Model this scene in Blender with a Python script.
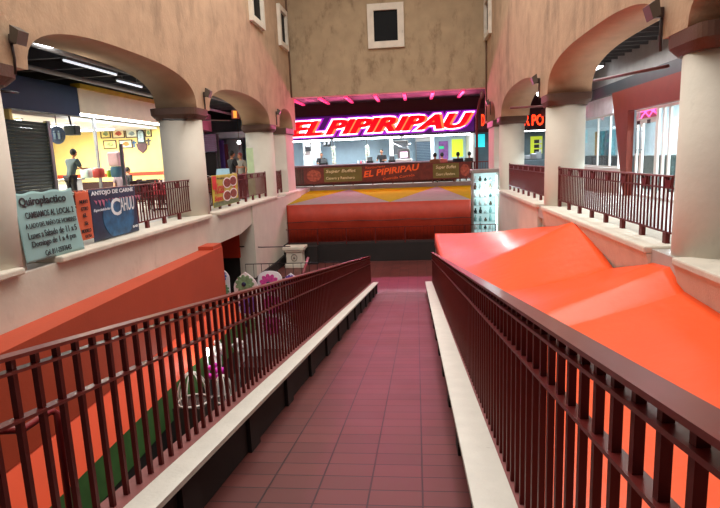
import bpy, bmesh, math, random
from mathutils import Vector, Matrix, noise
random.seed(7)
for o in list(bpy.data.objects): bpy.data.objects.remove(o, do_unlink=True)
S = bpy.context.scene
COL = S.collection
# ------------------------------------------------------------------ camera
FPX = 550.0
d_ = Vector((415-360, -(157-254), -FPX)).normalized()
r_ = math.radians(1.3)
X_ = Vector((math.cos(r_), math.sin(r_), 0)); X_.z = -(X_.x*d_.x+X_.y*d_.y)/d_.z; X_.normalize()
Z_ = X_.cross(d_)
CAMR = Matrix((X_, d_, Z_))            # camera axes -> world axes
EYE = Vector((0, 0, 1.5))
cd = bpy.data.cameras.new('camera'); cam = bpy.data.objects.new('camera', cd); COL.objects.link(cam)
cd.sensor_width = 36; cd.lens = FPX/720*36; cd.clip_start = 0.05; cd.clip_end = 200
cam.matrix_world = Matrix.Translation(EYE) @ CAMR.to_4x4()
S.camera = cam
def PX(px, py, x=None, y=None, z=None):
    """point of a real plane (x, y or z = const, metres) seen at a photo pixel"""
    d = CAMR @ Vector((px-360, -(py-254), -FPX))
    s = x/d.x if x is not None else (y/d.y if y is not None else (z-1.5)/d.z)
    return EYE + d*s
# ------------------------------------------------------------------ world, daylight, exposure
w = bpy.data.worlds.new('world'); S.world = w; w.use_nodes = True
w.node_tree.nodes['Background'].inputs[0].default_value = (.8, .82, .85, 1)
w.node_tree.nodes['Background'].inputs[1].default_value = 0.1
def area(name, loc, size, energy, color, target=None, rot=None):
    l = bpy.data.lights.new(name, 'AREA'); l.shape = 'RECTANGLE'; l.size, l.size_y = size
    l.energy = energy; l.color = color
    o = bpy.data.objects.new(name, l); COL.objects.link(o); o.location = loc
    if target is not None: o.rotation_euler = (Vector(target)-Vector(loc)).to_track_quat('-Z', 'Y').to_euler()
    if rot: o.rotation_euler = rot
    return o
area('skylight', (-1.1, 10.0, 10.8), (7.0, 20.0), 2150, (1.0, .96, .90))
S.view_settings.view_transform = 'Standard'; S.view_settings.look = 'None'
S.view_settings.exposure = 0.0; S.view_settings.gamma = 1; S.view_settings.use_curve_mapping = False
# ------------------------------------------------------------------ materials
def lin(h):
    h = h.lstrip('#'); c = [int(h[i:i+2], 16)/255 for i in (0, 2, 4)]
    return tuple((v/12.92 if v <= .04045 else ((v+.055)/1.055)**2.4) for v in c)+(1,)
MATS = {}
def mat(name, hexc, rough=.6, metal=0, var=.12, scale=3, bump=0, bscale=40, emit=None, es=0, spec=.5, coat=0, dirt=None, dscale=1.2, dlow=.55):
    if name in MATS: return MATS[name]
    m = bpy.data.materials.new(name); m.use_nodes = True; nt = m.node_tree; b = nt.nodes['Principled BSDF']
    c = lin(hexc); b.inputs['Roughness'].default_value = rough; b.inputs['Metallic'].default_value = metal
    b.inputs['Specular IOR Level'].default_value = spec
    b.inputs['Coat Weight'].default_value = coat; b.inputs['Coat Roughness'].default_value = .12
    geo = nt.nodes.new('ShaderNodeNewGeometry')
    n = nt.nodes.new('ShaderNodeTexNoise'); n.inputs['Scale'].default_value = scale; n.inputs['Detail'].default_value = 5
    nt.links.new(geo.outputs['Position'], n.inputs['Vector'])
    r = nt.nodes.new('ShaderNodeValToRGB'); nt.links.new(n.outputs['Fac'], r.inputs[0])
    r.color_ramp.elements[0].position = .3; r.color_ramp.elements[1].position = .7
    r.color_ramp.elements[0].color = tuple(v*(1-var) for v in c[:3])+(1,)
    r.color_ramp.elements[1].color = tuple(min(1, v*(1+var)) for v in c[:3])+(1,)
    out = r.outputs[0]
    if dirt:
        n2 = nt.nodes.new('ShaderNodeTexNoise'); n2.inputs['Scale'].default_value = dscale; n2.inputs['Detail'].default_value = 9; n2.inputs['Roughness'].default_value = .7
        mp = nt.nodes.new('ShaderNodeMapping'); mp.inputs['Scale'].default_value = (1, 1, .45)
        nt.links.new(geo.outputs['Position'], mp.inputs[0]); nt.links.new(mp.outputs[0], n2.inputs['Vector'])
        r2 = nt.nodes.new('ShaderNodeValToRGB'); r2.color_ramp.elements[0].position = dlow; r2.color_ramp.elements[1].position = dlow+.2
        r2.color_ramp.elements[0].color = (0, 0, 0, 1); r2.color_ramp.elements[1].color = (.75, .75, .75, 1)
        nt.links.new(n2.outputs['Fac'], r2.inputs[0])
        mx = nt.nodes.new('ShaderNodeMixRGB'); nt.links.new(r2.outputs[0], mx.inputs[0]); nt.links.new(out, mx.inputs[1]); mx.inputs[2].default_value = lin(dirt)
        out = mx.outputs[0]
    nt.links.new(out, b.inputs['Base Color'])
    if bump:
        n3 = nt.nodes.new('ShaderNodeTexNoise'); n3.inputs['Scale'].default_value = bscale; n3.inputs['Detail'].default_value = 4
        nt.links.new(geo.outputs['Position'], n3.inputs['Vector'])
        bp = nt.nodes.new('ShaderNodeBump'); bp.inputs['Strength'].default_value = bump; bp.inputs['Distance'].default_value = .02
        nt.links.new(n3.outputs['Fac'], bp.inputs['Height']); nt.links.new(bp.outputs[0], b.inputs['Normal'])
    if emit:
        b.inputs['Emission Color'].default_value = lin(emit); b.inputs['Emission Strength'].default_value = es
    MATS[name] = m; return m
def tilemat():
    m = bpy.data.materials.new('clay_tile'); m.use_nodes = True; nt = m.node_tree; b = nt.nodes['Principled BSDF']
    geo = nt.nodes.new('ShaderNodeNewGeometry'); mp = nt.nodes.new('ShaderNodeMapping'); mp.inputs['Location'].default_value = (.0, .03, 0)
    nt.links.new(geo.outputs['Position'], mp.inputs[0])
    br = nt.nodes.new('ShaderNodeTexBrick'); br.offset = 0; br.inputs['Scale'].default_value = 1
    br.inputs['Brick Width'].default_value = .315; br.inputs['Row Height'].default_value = .19
    br.inputs['Mortar Size'].default_value = .006; br.inputs['Mortar Smooth'].default_value = .2; br.inputs['Bias'].default_value = -.1
    br.inputs['Color1'].default_value = lin('#6f3833'); br.inputs['Color2'].default_value = lin('#60302c'); br.inputs['Mortar'].default_value = lin('#24100f')
    nt.links.new(mp.outputs[0], br.inputs['Vector'])
    n = nt.nodes.new('ShaderNodeTexNoise'); n.inputs['Scale'].default_value = 1.7; n.inputs['Detail'].default_value = 6; nt.links.new(geo.outputs['Position'], n.inputs['Vector'])
    mx = nt.nodes.new('ShaderNodeMixRGB'); mx.blend_type = 'MULTIPLY'; mx.inputs[0].default_value = .35
    nt.links.new(br.outputs[0], mx.inputs[1]); nt.links.new(n.outputs['Fac'], mx.inputs[2])
    # dark walked-off border along the longitudinal joints
    nt.links.new(mx.outputs[0], b.inputs['Base Color'])
    rr = nt.nodes.new('ShaderNodeMapRange'); rr.inputs[3].default_value = .34; rr.inputs[4].default_value = .55
    nt.links.new(n.outputs['Fac'], rr.inputs[0]); nt.links.new(rr.outputs[0], b.inputs['Roughness'])
    bp = nt.nodes.new('ShaderNodeBump'); bp.inputs['Strength'].default_value = .35; bp.inputs['Distance'].default_value = .01; bp.invert = True
    nt.links.new(br.outputs['Fac'], bp.inputs['Height']); nt.links.new(bp.outputs[0], b.inputs['Normal'])
    return m
def glassmat():
    m = bpy.data.materials.new('clear_glass'); m.use_nodes = True; nt = m.node_tree; nt.nodes.remove(nt.nodes['Principled BSDF'])
    t = nt.nodes.new('ShaderNodeBsdfTransparent'); t.inputs[0].default_value = (.93, .97, .97, 1)
    g = nt.nodes.new('ShaderNodeBsdfGlossy'); g.inputs['Roughness'].default_value = .03
    f = nt.nodes.new('ShaderNodeLayerWeight'); mx = nt.nodes.new('ShaderNodeMixShader'); f.inputs[0].default_value = .5
    pw = nt.nodes.new('ShaderNodeMath'); pw.operation = 'POWER'; pw.inputs[1].default_value = 5; nt.links.new(f.outputs['Facing'], pw.inputs[0])
    ad = nt.nodes.new('ShaderNodeMath'); ad.operation = 'MULTIPLY_ADD'; ad.inputs[1].default_value = .35; ad.inputs[2].default_value = .03; nt.links.new(pw.outputs[0], ad.inputs[0])
    nt.links.new(ad.outputs[0], mx.inputs[0]); nt.links.new(t.outputs[0], mx.inputs[1]); nt.links.new(g.outputs[0], mx.inputs[2])
    nt.links.new(mx.outputs[0], nt.nodes['Material Output'].inputs[0]); return m
def emis(name, h, s):
    return mat(name, h, .5, var=0, emit=h, es=s)
STUCCO = mat('tan_stucco', '#b5997c', .9, var=.1, scale=2.2, bump=.5, bscale=14, dirt='#6f5c48', dscale=.9, dlow=.51)
STUCCO_B = mat('tan_stucco_back', '#ab9678', .9, var=.1, scale=2, bump=.5, bscale=10, dirt='#6a563f', dscale=2.2, dlow=.52)
SOFFIT = mat('soffit_plaster', '#ad8e70', .9, var=.06, bump=.2)
SOFFIT_R = mat('terracotta_soffit', '#b08a6c', .85, var=.08, bump=.2)
WHITEP = mat('white_plaster', '#cfc8ba', .8, var=.06, scale=1.5, bump=.25, bscale=9, dirt='#9b9282', dscale=1.6, dlow=.6)
LEDGE = mat('ledge_concrete', '#d8d0c0', .7, var=.08, bump=.3, dirt='#8e8474', dscale=4, dlow=.6)
KERB = mat('kerb_paint', '#dedcd2', .6, var=.05, scale=6, bump=.25, dirt='#8f8a80', dscale=9, dlow=.66)
CAPM = mat('brown_paint', '#54392b', .6, var=.1, bump=.2)
TILE = tilemat(); GLASS = glassmat()
DARK = mat('dark_paint', '#211a19', .8, var=.15)
BLACK = mat('black_ceiling', '#15161a', .8, var=.1)
MAROON = mat('maroon_metal', '#5e1b18', .45, var=.1, scale=10, spec=.3)
MAROON_T = mat('maroon_rail_top', '#6e2826', .32, var=.1, scale=8, spec=.45, coat=.1)
BASEP = mat('rail_base_paint', '#8d5351', .6, var=.15, scale=9)
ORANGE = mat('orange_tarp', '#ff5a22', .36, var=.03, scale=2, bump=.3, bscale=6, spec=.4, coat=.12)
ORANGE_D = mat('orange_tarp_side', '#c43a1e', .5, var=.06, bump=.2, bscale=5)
PARAPET = mat('orange_paint', '#bb4a2c', .6, var=.05, scale=1.5, bump=.12, bscale=20)
SKIRT = mat('orange_bright_paint', '#f25c36', .55, var=.04, scale=1.5)
GREEN = mat('green_paint', '#3f6b34', .6, var=.2, scale=3)
GROUND = mat('dark_floor', '#3a3634', .6, var=.2)
GREYF = mat('hall_floor', '#b9b2ac', .35, var=.1)
WHITE = mat('white_paint', '#e6e6e2', .5, var=.03)
GREY = mat('grey_metal', '#8b9095', .4, .3, var=.08)
STEEL = mat('steel', '#a9adb0', .3, .9, var=.05)
YELLOWW = mat('yellow_wall', '#f3da86', .7, var=.05)
NAVY = mat('navy_fascia', '#0d2b4a', .6, var=.1)
SHUT = mat('shutter_dark', '#34403e', .45, .2, var=.15)
BEIGE = mat('beige_fascia', '#e0d0b4', .6, var=.05)
PINK_LIT = mat('fascia_pink_light', '#d98aa6', .6, var=.05)  # pink light on the beige fascia, put into its base colour
REDBR = mat('red_brown_portal', '#7a2d1d', .55, var=.08)
BLUEW = mat('pale_blue_wall', '#c0dcec', .7, var=.06)
BLK = mat('black_plastic', '#17171a', .45, var=.1)
WOOD = mat('dark_wood', '#4a2a1c', .5, var=.2, scale=8)
CHROME = mat('chrome', '#c9ced1', .15, 1, var=.02)
PLASTW = mat('white_plastic', '#eceae4', .35, var=.02)
TUBE = emis('fluorescent', '#f4fbff', 9)
TUBE_S = emis('fluorescent_soft', '#eef6ff', .9)
# ------------------------------------------------------------------ mesh builder
class MB:
    def __init__(s): s.v = []; s.f = []; s.mi = []; s.sm = []; s.cur = 0; s.smooth = False
    def add(s, vs, fs, smooth=None):
        b = len(s.v); s.v += [Vector(v) for v in vs]
        for f in fs: s.f.append([b+i for i in f]); s.mi.append(s.cur); s.sm.append(s.smooth if smooth is None else smooth)
        return s
    def box(s, x0, x1, y0, y1, z0, z1):
        return s.add([(x0,y0,z0),(x1,y0,z0),(x1,y1,z0),(x0,y1,z0),(x0,y0,z1),(x1,y0,z1),(x1,y1,z1),(x0,y1,z1)],
                     [(0,3,2,1),(4,5,6,7),(0,1,5,4),(1,2,6,5),(2,3,7,6),(3,0,4,7)])
    def bbox(s, x0, x1, y0, y1, z0, z1, b=.01):
        """box with all edges bevelled"""
        bm = bmesh.new(); bmesh.ops.create_cube(bm, size=1)
        for v in bm.verts: v.co = Vector(((x0+x1)/2+v.co.x*(x1-x0), (y0+y1)/2+v.co.y*(y1-y0), (z0+z1)/2+v.co.z*(z1-z0)))
        bmesh.ops.bevel(bm, geom=bm.edges[:], offset=b, segments=2, profile=.5, affect='EDGES')
        bm.verts.index_update(); r = s.add([v.co.copy() for v in bm.verts], [[v.index for v in f.verts] for f in bm.faces]); bm.free(); return r
    def hexa(s, p):   # 8 points: bottom 4 then top 4
        return s.add(p, [(0,3,2,1),(4,5,6,7),(0,1,5,4),(1,2,6,5),(2,3,7,6),(3,0,4,7)])
    def slope(s, x0, x1, y0, y1, fz, t, b):  # bar following the slope function fz, from fz-b to fz+t
        return s.hexa([(x0,y0,fz(y0)-b),(x1,y0,fz(y0)-b),(x1,y1,fz(y1)-b),(x0,y1,fz(y1)-b),(x0,y0,fz(y0)+t),(x1,y0,fz(y0)+t),(x1,y1,fz(y1)+t),(x0,y1,fz(y1)+t)])
    def prism(s, pts, a, b, axis='x'):
        def P(p, q):
            return (q,p[0],p[1]) if axis == 'x' else ((p[0],q,p[1]) if axis == 'y' else (p[0],p[1],q))
        n = len(pts)
        return s.add([P(p,a) for p in pts]+[P(p,b) for p in pts], [list(range(n))[::-1], list(range(n,2*n))]+[(i,(i+1)%n,n+(i+1)%n,n+i) for i in range(n)])
    def tube(s, pts, r, n=8, caps=True, smooth=True):
        pts = [Vector(p) for p in pts]; rings = []; up = None
        for i, p in enumerate(pts):
            t = (pts[min(i+1,len(pts)-1)]-pts[max(i-1,0)]).normalized()
            if up is None:
                up = Vector((0,0,1)) if abs(t.z) < .9 else Vector((1,0,0))
            a = t.cross(up).normalized(); b2 = a.cross(t).normalized(); up = b2
            rr = r[i] if isinstance(r, (list, tuple)) else r
            rings.append([p+a*math.cos(2*math.pi*k/n)*rr+b2*math.sin(2*math.pi*k/n)*rr for k in range(n)])
        vs = [v for q in rings for v in q]; m = len(pts)
        fs = [(i*n+k, i*n+(k+1)%n, (i+1)*n+(k+1)%n, (i+1)*n+k) for i in range(m-1) for k in range(n)]
        s.add(vs, fs, smooth)
        if caps: s.add(rings[0], [list(range(n))[::-1]], False); s.add(rings[-1], [list(range(n))], False)
        return s
    def lathe(s, prof, c=(0,0,0), n=24, power=2, smooth=True):
        vs = []
        for (r, z) in prof:
            pw = power if not callable(power) else power(z)
            for k in range(n):
                a = 2*math.pi*k/n; ca, sa = math.cos(a), math.sin(a)
                q = (abs(ca)**pw+abs(sa)**pw)**(-1/pw)
                vs.append((c[0]+r*q*ca, c[1]+r*q*sa, c[2]+z))
        m = len(prof)
        fs = [(i*n+k, i*n+(k+1)%n, (i+1)*n+(k+1)%n, (i+1)*n+k) for i in range(m-1) for k in range(n)]
        s.add(vs, fs, smooth); s.add(vs[:n], [list(range(n))[::-1]], False); s.add(vs[-n:], [list(range(n))], False); return s
    def ball(s, c, r, n=12, sc=(1,1,1)):
        pr = []
        vs = []; m = max(5, n//2)
        for i in range(m+1):
            th = math.pi*i/m
            for k in range(n):
                a = 2*math.pi*k/n
                vs.append((c[0]+r*sc[0]*math.sin(th)*math.cos(a), c[1]+r*sc[1]*math.sin(th)*math.sin(a), c[2]-r*sc[2]*math.cos(th)))
        return s.add(vs, [(i*n+k, i*n+(k+1)%n, (i+1)*n+(k+1)%n, (i+1)*n+k) for i in range(m) for k in range(n)], True)
    def build(s, name, mats, parent=None, origin=None):
        if not isinstance(mats, (list, tuple)): mats = [mats]
        if parent is not None: o0 = Vector(parent['o_']) if 'o_' in parent else Vector((0,0,0))
        elif origin is not None: o0 = Vector(origin)
        else:
            o0 = Vector(((min(v.x for v in s.v)+max(v.x for v in s.v))/2, (min(v.y for v in s.v)+max(v.y for v in s.v))/2, min(v.z for v in s.v)))
        me = bpy.data.meshes.new(name); me.from_pydata([v-o0 for v in s.v], [], s.f)
        for m in mats: me.materials.append(m)
        me.polygons.foreach_set('material_index', s.mi); me.polygons.foreach_set('use_smooth', s.sm); me.update()
        bm = bmesh.new(); bm.from_mesh(me); bmesh.ops.remove_doubles(bm, verts=bm.verts, dist=1e-5); bmesh.ops.recalc_face_normals(bm, faces=bm.faces); bm.to_mesh(me); bm.free()
        o = bpy.data.objects.new(name, me); COL.objects.link(o)
        if parent is not None: o.parent = parent; o['o_'] = tuple(o0)   # child keeps its parent's origin
        else: o.location = o0; o['o_'] = tuple(o0)
        return o
def tag(o, label=None, cat=None, group=None, kind=None):
    if label: o['label'] = label
    if cat: o['category'] = cat
    if group: o['group'] = group
    if kind: o['kind'] = kind
    return o
def thing(name, loc, label, cat, group=None):
    o = bpy.data.objects.new(name, None); COL.objects.link(o); o.location = loc; o['o_'] = tuple(loc); o.empty_display_size = .2
    return tag(o, label, cat, group)
def struct(o): o['kind'] = 'structure'; return o
def dup(root, loc, label=None, rotz=None):
    def cp(o, par):
        c = o.copy(); COL.objects.link(c)
        if par is not None: c.parent = par
        for ch in [q for q in bpy.data.objects if q.parent == o and q.name not in done]:
            done.add(ch.name); cp(ch, c)
        return c
    done = set(); r = cp(root, None); r.location = loc
    if rotz is not None: r.rotation_euler = (0, 0, rotz)
    if label: r['label'] = label
    return r
BOX = lambda *a: MB().box(*a)
# text: verts in a unit frame, mapped by a function
def text_into(mb, body, fmap, w, h, shear=0, offset=0, extrude=.01, fit=True, align='LEFT'):
    cu = bpy.data.curves.new('t', 'FONT'); cu.body = body; cu.size = 1; cu.shear = shear; cu.offset = offset; cu.extrude = 0; cu.resolution_u = 3; cu.align_x = 'LEFT'
    ob = bpy.data.objects.new('t', cu); COL.objects.link(ob); bpy.context.view_layer.update()
    me = bpy.data.meshes.new_from_object(ob.evaluated_get(bpy.context.evaluated_depsgraph_get()))
    bpy.data.objects.remove(ob, do_unlink=True); bpy.data.curves.remove(cu)
    if not me.vertices: return
    if offset:
        c2 = bpy.data.curves.new('t', 'FONT'); c2.body = body; c2.size = 1; c2.shear = shear; o2 = bpy.data.objects.new('t', c2); COL.objects.link(o2); bpy.context.view_layer.update()
        m2 = bpy.data.meshes.new_from_object(o2.evaluated_get(bpy.context.evaluated_depsgraph_get())); bpy.data.objects.remove(o2, do_unlink=True); bpy.data.curves.remove(c2)
        xs = [v.co.x for v in m2.vertices]; ys = [v.co.y for v in m2.vertices]; bpy.data.meshes.remove(m2)
    else: xs = [v.co.x for v in me.vertices]; ys = [v.co.y for v in me.vertices]
    x0, x1 = min(xs), max(xs); y0, y1 = min(ys), max(ys)
    bm = bmesh.new(); bm.from_mesh(me)
    r = bmesh.ops.extrude_face_region(bm, geom=bm.faces[:])
    for e in r['geom']:
        if isinstance(e, bmesh.types.BMVert): e.co.z += 1
    bm.verts.index_update()
    vs = [fmap((v.co.x-x0)/(x1-x0)*w, (v.co.y-y0)/(y1-y0)*h, v.co.z*extrude) for v in bm.verts]
    mb.add(vs, [[v.index for v in f.verts] for f in bm.faces], False); bm.free(); bpy.data.meshes.remove(me)

# ================================================================== STRUCTURE
LX, RX = -5.4, 3.12          # courtyard faces of the two arcades
ZR = lambda y: -.155*y       # ramp surface
G = -3.7                     # lower ground
HF = .15                     # upper hall floor
LZ = -2.51                   # landing
ZL, ZRR = 2.93, 2.83         # arch springing left / right
def arcade_wall(name, xf, xb, zs, rise, soffit):
    arches = [(.9, 6.95), (7.6, 13.72), (14.6, 20.8), (22.3, 24.75)]
    ys = set([-1.5, 25.4])
    for a, b in arches:
        for i in range(33): ys.add(round((a+b)/2-(b-a)/2*math.cos(math.pi*i/32), 4))
    ys = sorted(y for y in ys if y <= 25.4)
    def zb(y):
        for a, b in arches:
            if a <= y <= b:
                u = (y-(a+b)/2)/((b-a)/2); pw = 2.8 if a == 7.6 else 2.4; return zs+rise*(1-abs(u)**pw)**(1/pw) if abs(u) < 1 else zs
        return zs
    m = MB(); T = 11.0
    for i in range(len(ys)-1):
        a, b = ys[i], ys[i+1]; za, zb_ = zb(a), zb(b)
        m.cur = 0; m.add([(xf,a,za),(xf,b,zb_),(xf,b,T),(xf,a,T)], [(0,1,2,3)]); m.add([(xb,a,za),(xb,b,zb_),(xb,b,T),(xb,a,T)], [(3,2,1,0)])
        m.cur = 1; m.add([(xf,a,za),(xb,a,za),(xb,b,zb_),(xf,b,zb_)], [(0,1,2,3)], True)
    m.cur = 0; m.add([(xf,ys[0],zs),(xb,ys[0],zs),(xb,ys[0],T),(xf,ys[0],T)], [(0,1,2,3)]); m.add([(xf,ys[-1],zb(ys[-1])),(xb,ys[-1],zb(ys[-1])),(xb,ys[-1],T),(xf,ys[-1],T)], [(3,2,1,0)])
    return struct(m.build(name, [STUCCO, soffit]))
arcade_wall('wall_left', LX, LX-1.08, ZL, .79, SOFFIT)
arcade_wall('wall_right', RX, RX+1.0, ZRR, .76, SOFFIT_R)
m = BOX(LX-1.2, RX+1.2, 24.9, 25.4, 4.32, 11); struct(m.build('wall_back', STUCCO_B))
# lower arcade walls (white below the ledges)
def recessed_lower_wall():
    m = MB(); m.box(LX-.5, LX, -1.5, 15.9, -.62, .14)
    m.prism([(15.9,-3.7),(15.9,-1.2),(16.2,-.95),(16.9,-.6),(16.9,.14),(15.9,.14)], LX-.5, LX, 'x')
    m.box(LX-.5, LX+.02, 16.9, 25.4, G, .14)
    return m
m = MB(); m.box(LX-.5, LX, -1.5, 16.4, -.62, .14)
m.prism([(16.4,-.62),(17.6,-.45),(17.6,.14),(16.4,.14)], LX-.5, LX, 'x'); m.box(LX-.5, LX+.06, 17.6, 25.4, G, .14)
struct(m.build('wall_left_lower', WHITEP))
m = MB(); m.box(RX+.12, RX+.5, -1.5, 14.6, G, .09); m.box(RX, RX+.5, 14.6, 21.2, G, .09); m.box(RX+.1, RX+.5, 21.2, 25.4, G, .09); struct(m.build('wall_right_lower', WHITEP))
# hall floors, lower ground, landing, platform
struct(BOX(-15.2, LX-.02, -1.5, 31, HF-.3, HF).build('floor_hall_left', GREYF))
struct(BOX(RX+.02, 10.5, -1.5, 31, HF-.3, HF).build('floor_hall_right', GREYF))
struct(BOX(-15.2, 10.5, 28.2, 36, HF-.3, HF-.001).build('floor_hall_back', GREYF))
struct(BOX(-7.5, 4.5, -2, 21.4, G-.2, G).build('floor_lower', GROUND))
m = BOX(LX+.01, RX+.08, 16.2, 21.42, LZ-.35, LZ); struct(m.build('floor_landing', TILE))
m = BOX(-7.5, 6.5, 21.43, 31, G, -1.79); struct(m.build('floor_platform', DARK))
# the ramp: tiled bed on a solid dark body
m = MB(); m.hexa([(-1.47,-1.5,G+.01),(.5,-1.5,G+.01),(.5,16.2,G+.01),(-1.47,16.2,G+.01),(-1.47,-1.5,ZR(-1.5)-.06),(.5,-1.5,ZR(-1.5)-.06),(.5,16.2,ZR(16.2)-.06),(-1.47,16.2,ZR(16.2)-.06)])
m.slope(-1.47, -1.245, -1.5, 16.2, ZR, .299, .06); m.slope(.3, .5, -1.5, 16.2, ZR, .299, .06)
struct(m.build('wall_ramp_sides', DARK))
m = MB(); m.slope(-1.27, .33, -1.5, 16.2, ZR, 0, .06); struct(m.build('floor_ramp', TILE))
for side, (xa, xb, xp0, xp1) in {'left': (-1.34, -1.19, -1.245, -1.215), 'right': (.22, .41, .25, .3)}.items():
    m = MB(); m.slope(xa, xb, -1.5, 16.2, ZR, .33, -.30); struct(m.build('trim_kerb_'+side, KERB))
    m = MB()
    for i in range(15):
        y = .2+i*1.12
        if y < 16: m.slope(xp0, xp1, y, y+.22, ZR, .299, -.0)
    struct(m.build('trim_kerb_piers_'+side, DARK))
# ceilings of halls
for nm, a, b in (('ceiling_hall_left', -15.2, LX-.88), ('ceiling_hall_right', RX+.88, 10.5)):
    struct(BOX(a, b, -1.5, 36, 4.35, 4.5).build(nm, BLACK))
struct(BOX(LX-.88, RX+.88, 25.4, 36, 4.35, 4.5).build('ceiling_back', mat('dark_purple_ceiling', '#2a1420', .7)))
# far walls
struct(BOX(-15.3, -15.2, -1.5, 36, HF, 4.4).build('wall_far_left', mat('dim_wall', '#6b6560', .8)))
struct(BOX(-15.2, 10.5, 35.9, 36, HF, 4.4).build('wall_far_back', BLUEW))
struct(BOX(10.4, 10.5, -1.5, 35.9, HF, 4.4).build('wall_far_right', WHITE))

# ================================================================== COLUMNS
def column(name, x, y, ztop, zbot, label, pilaster=False):
    c = thing(name, (x, y, zbot), label, 'column')
    c['group'] = 'round arcade columns'
    rr = .53 if x < 0 else .455
    MB().lathe([(rr+.01, zbot), (rr, ztop-.26)], (x, y, 0), 48).build('shaft', WHITEP, c)
    cb = ztop-.27
    MB().lathe([(rr+.005, cb), (rr+.02, cb+.04), (rr+.06, cb+.11), (rr+.06, ztop)], (x, y, 0), 64, power=lambda z: 3+3*max(0, min(1, (z-cb)/.15)), smooth=False).build('capital', CAPM, c)
    return c
for (y, z0, lab) in ((6.84, -.62, 'round white column nearest on the left, its foot on the orange parapet'),
                     (13.95, -.62, 'round white column between the blue and yellow banners, left arcade'),
                     (21.2, -2.5, 'farthest round white column of the left arcade, near the pink neon sign')):
    column('arcade_column', LX-.55, y, ZL, z0, lab)
for (y, z0, lab) in ((7.09, -1.2, 'large round peach column at the right edge, rising from the orange canopy'),
                     (14.1, -1.2, 'middle round column of the right arcade beside the slatted balustrade'),
                     (21.6, -2.5, 'farthest round column of the right arcade, beside the lit display case')):
    column('arcade_column', RX+.52, y, ZRR, z0, lab)
for nm, x, zt, lab in (('wall_pier', LX-.3, ZL, 'flat whitish pier behind the last left column, beside the neon sign'), ('wall_pier', RX+.35, ZRR, 'flat whitish pier beyond the last right column')):
    c = thing(nm, (x, 24.0, -2.5), lab, 'pier'); y0, y1 = (23.3, 24.75) if x < 0 else (23.1, 24.75)
    BOX(x-.28, x+.28, y0, y1, -2.5, zt-.26).build('shaft', WHITEP, c); MB().bbox(x-.34, x+.34, y0-.06, y1+.06, zt-.26, zt+.005, .03).build('capital', CAPM, c)
# ledges
def ledge(x0, x1, y0, y1, zt, lab, corbel=None):
    m = MB(); m.bbox(x0, x1, y0, y1, zt-.1, zt, .025)
    if corbel: m.add([(x0+.03,y0,zt-.1),(x0+.19,y0,zt-.75),(x0+.19,y1,zt-.75),(x0+.03,y1,zt-.1),(x0+.19,y0,zt-.1),(x0+.19,y1,zt-.1)], [(0,1,2,3),(0,4,1),(3,2,5),(0,3,5,4),(1,4,5,2)])
    return tag(m.build('balustrade_ledge', LEDGE), lab, 'ledge')
for y0, y1, l in ((1, 6.85, None), (7.65, 13.9, 'pale concrete ledge under the teal and blue banners'), (14.5, 20.85, 'pale concrete ledge under the yellow food banner'), (22.3, 24.9, 'short pale ledge at the far end of the left arcade')):
    ledge(LX-.75, LX+.1, y0, y1, .24, l or 'pale concrete ledge at the near end of the left arcade')
for y0, y1, l in ((1, 6.85, 'pale concrete ledge end at the right picture edge'), (7.65, 13.9, 'long pale sloping-faced ledge above the orange canopy, right'), (14.5, 20.85, 'pale ledge beyond the middle right column over a white wall')):
    ledge(RX-.08, RX+.75, y0, y1, .19, l, corbel=(y0 < 14))
# ================================================================== RAMP RAILINGS
def ramp_railing(side, xc, hs, lab, hw, xb, xhand):
    r = thing('ramp_railing', (xc, 8, ZR(8)), lab, 'railing')
    top, sec, mid = hs
    f = lambda h: (lambda y: 1.5-h-.155*y)
    y0, y1 = .35, 16.1
    m = MB(); m.slope(xhand-hw/2, xhand+hw/2, y0, y1, f(top), 0, .014); m.build('handrail', MAROON_T, r)
    m = MB(); m.slope(xc-.022, xc+.022, y0, y1, f(sec), 0, .012); m.build('upper_rail', MAROON_T, r)
    m = MB(); m.slope(xc-.022, xc+.022, y0, y1, f(mid), 0, .012); m.build('middle_rail', MAROON_T, r)
    m = MB(); m.slope(xb[0], xb[1], y0, y1, f(1.18), 0, .02+.06); m.build('base_strip', BASEP, r)
    n = int((y1-y0)/.118)
    far = MB()
    for i in range(n+1):
        y = y0+.03+i*.118
        if y > y1-.02: break
        m = MB() if i < 100 else far
        m.box(xc-.011, xc+.011, y-.011, y+.011, 1.5-1.19-.155*y, 1.5-top-.012-.155*y)
        if i < 100: m.build('baluster', MAROON, r)
    if far.v: tag(far.build('far_balusters', MAROON, r), 'farthest thin bars', kind='stuff')
    return r
ramp_railing('left', -1.405, (.355, .41, .587), 'long maroon barred railing on the left side of the tiled ramp', .06, (-1.48, -1.345), -1.405)
ramp_railing('right', .437, (.28, .335, .49), 'long maroon barred railing on the right side of the ramp beside the orange canopy', .075, (.412, .49), .437)

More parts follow.
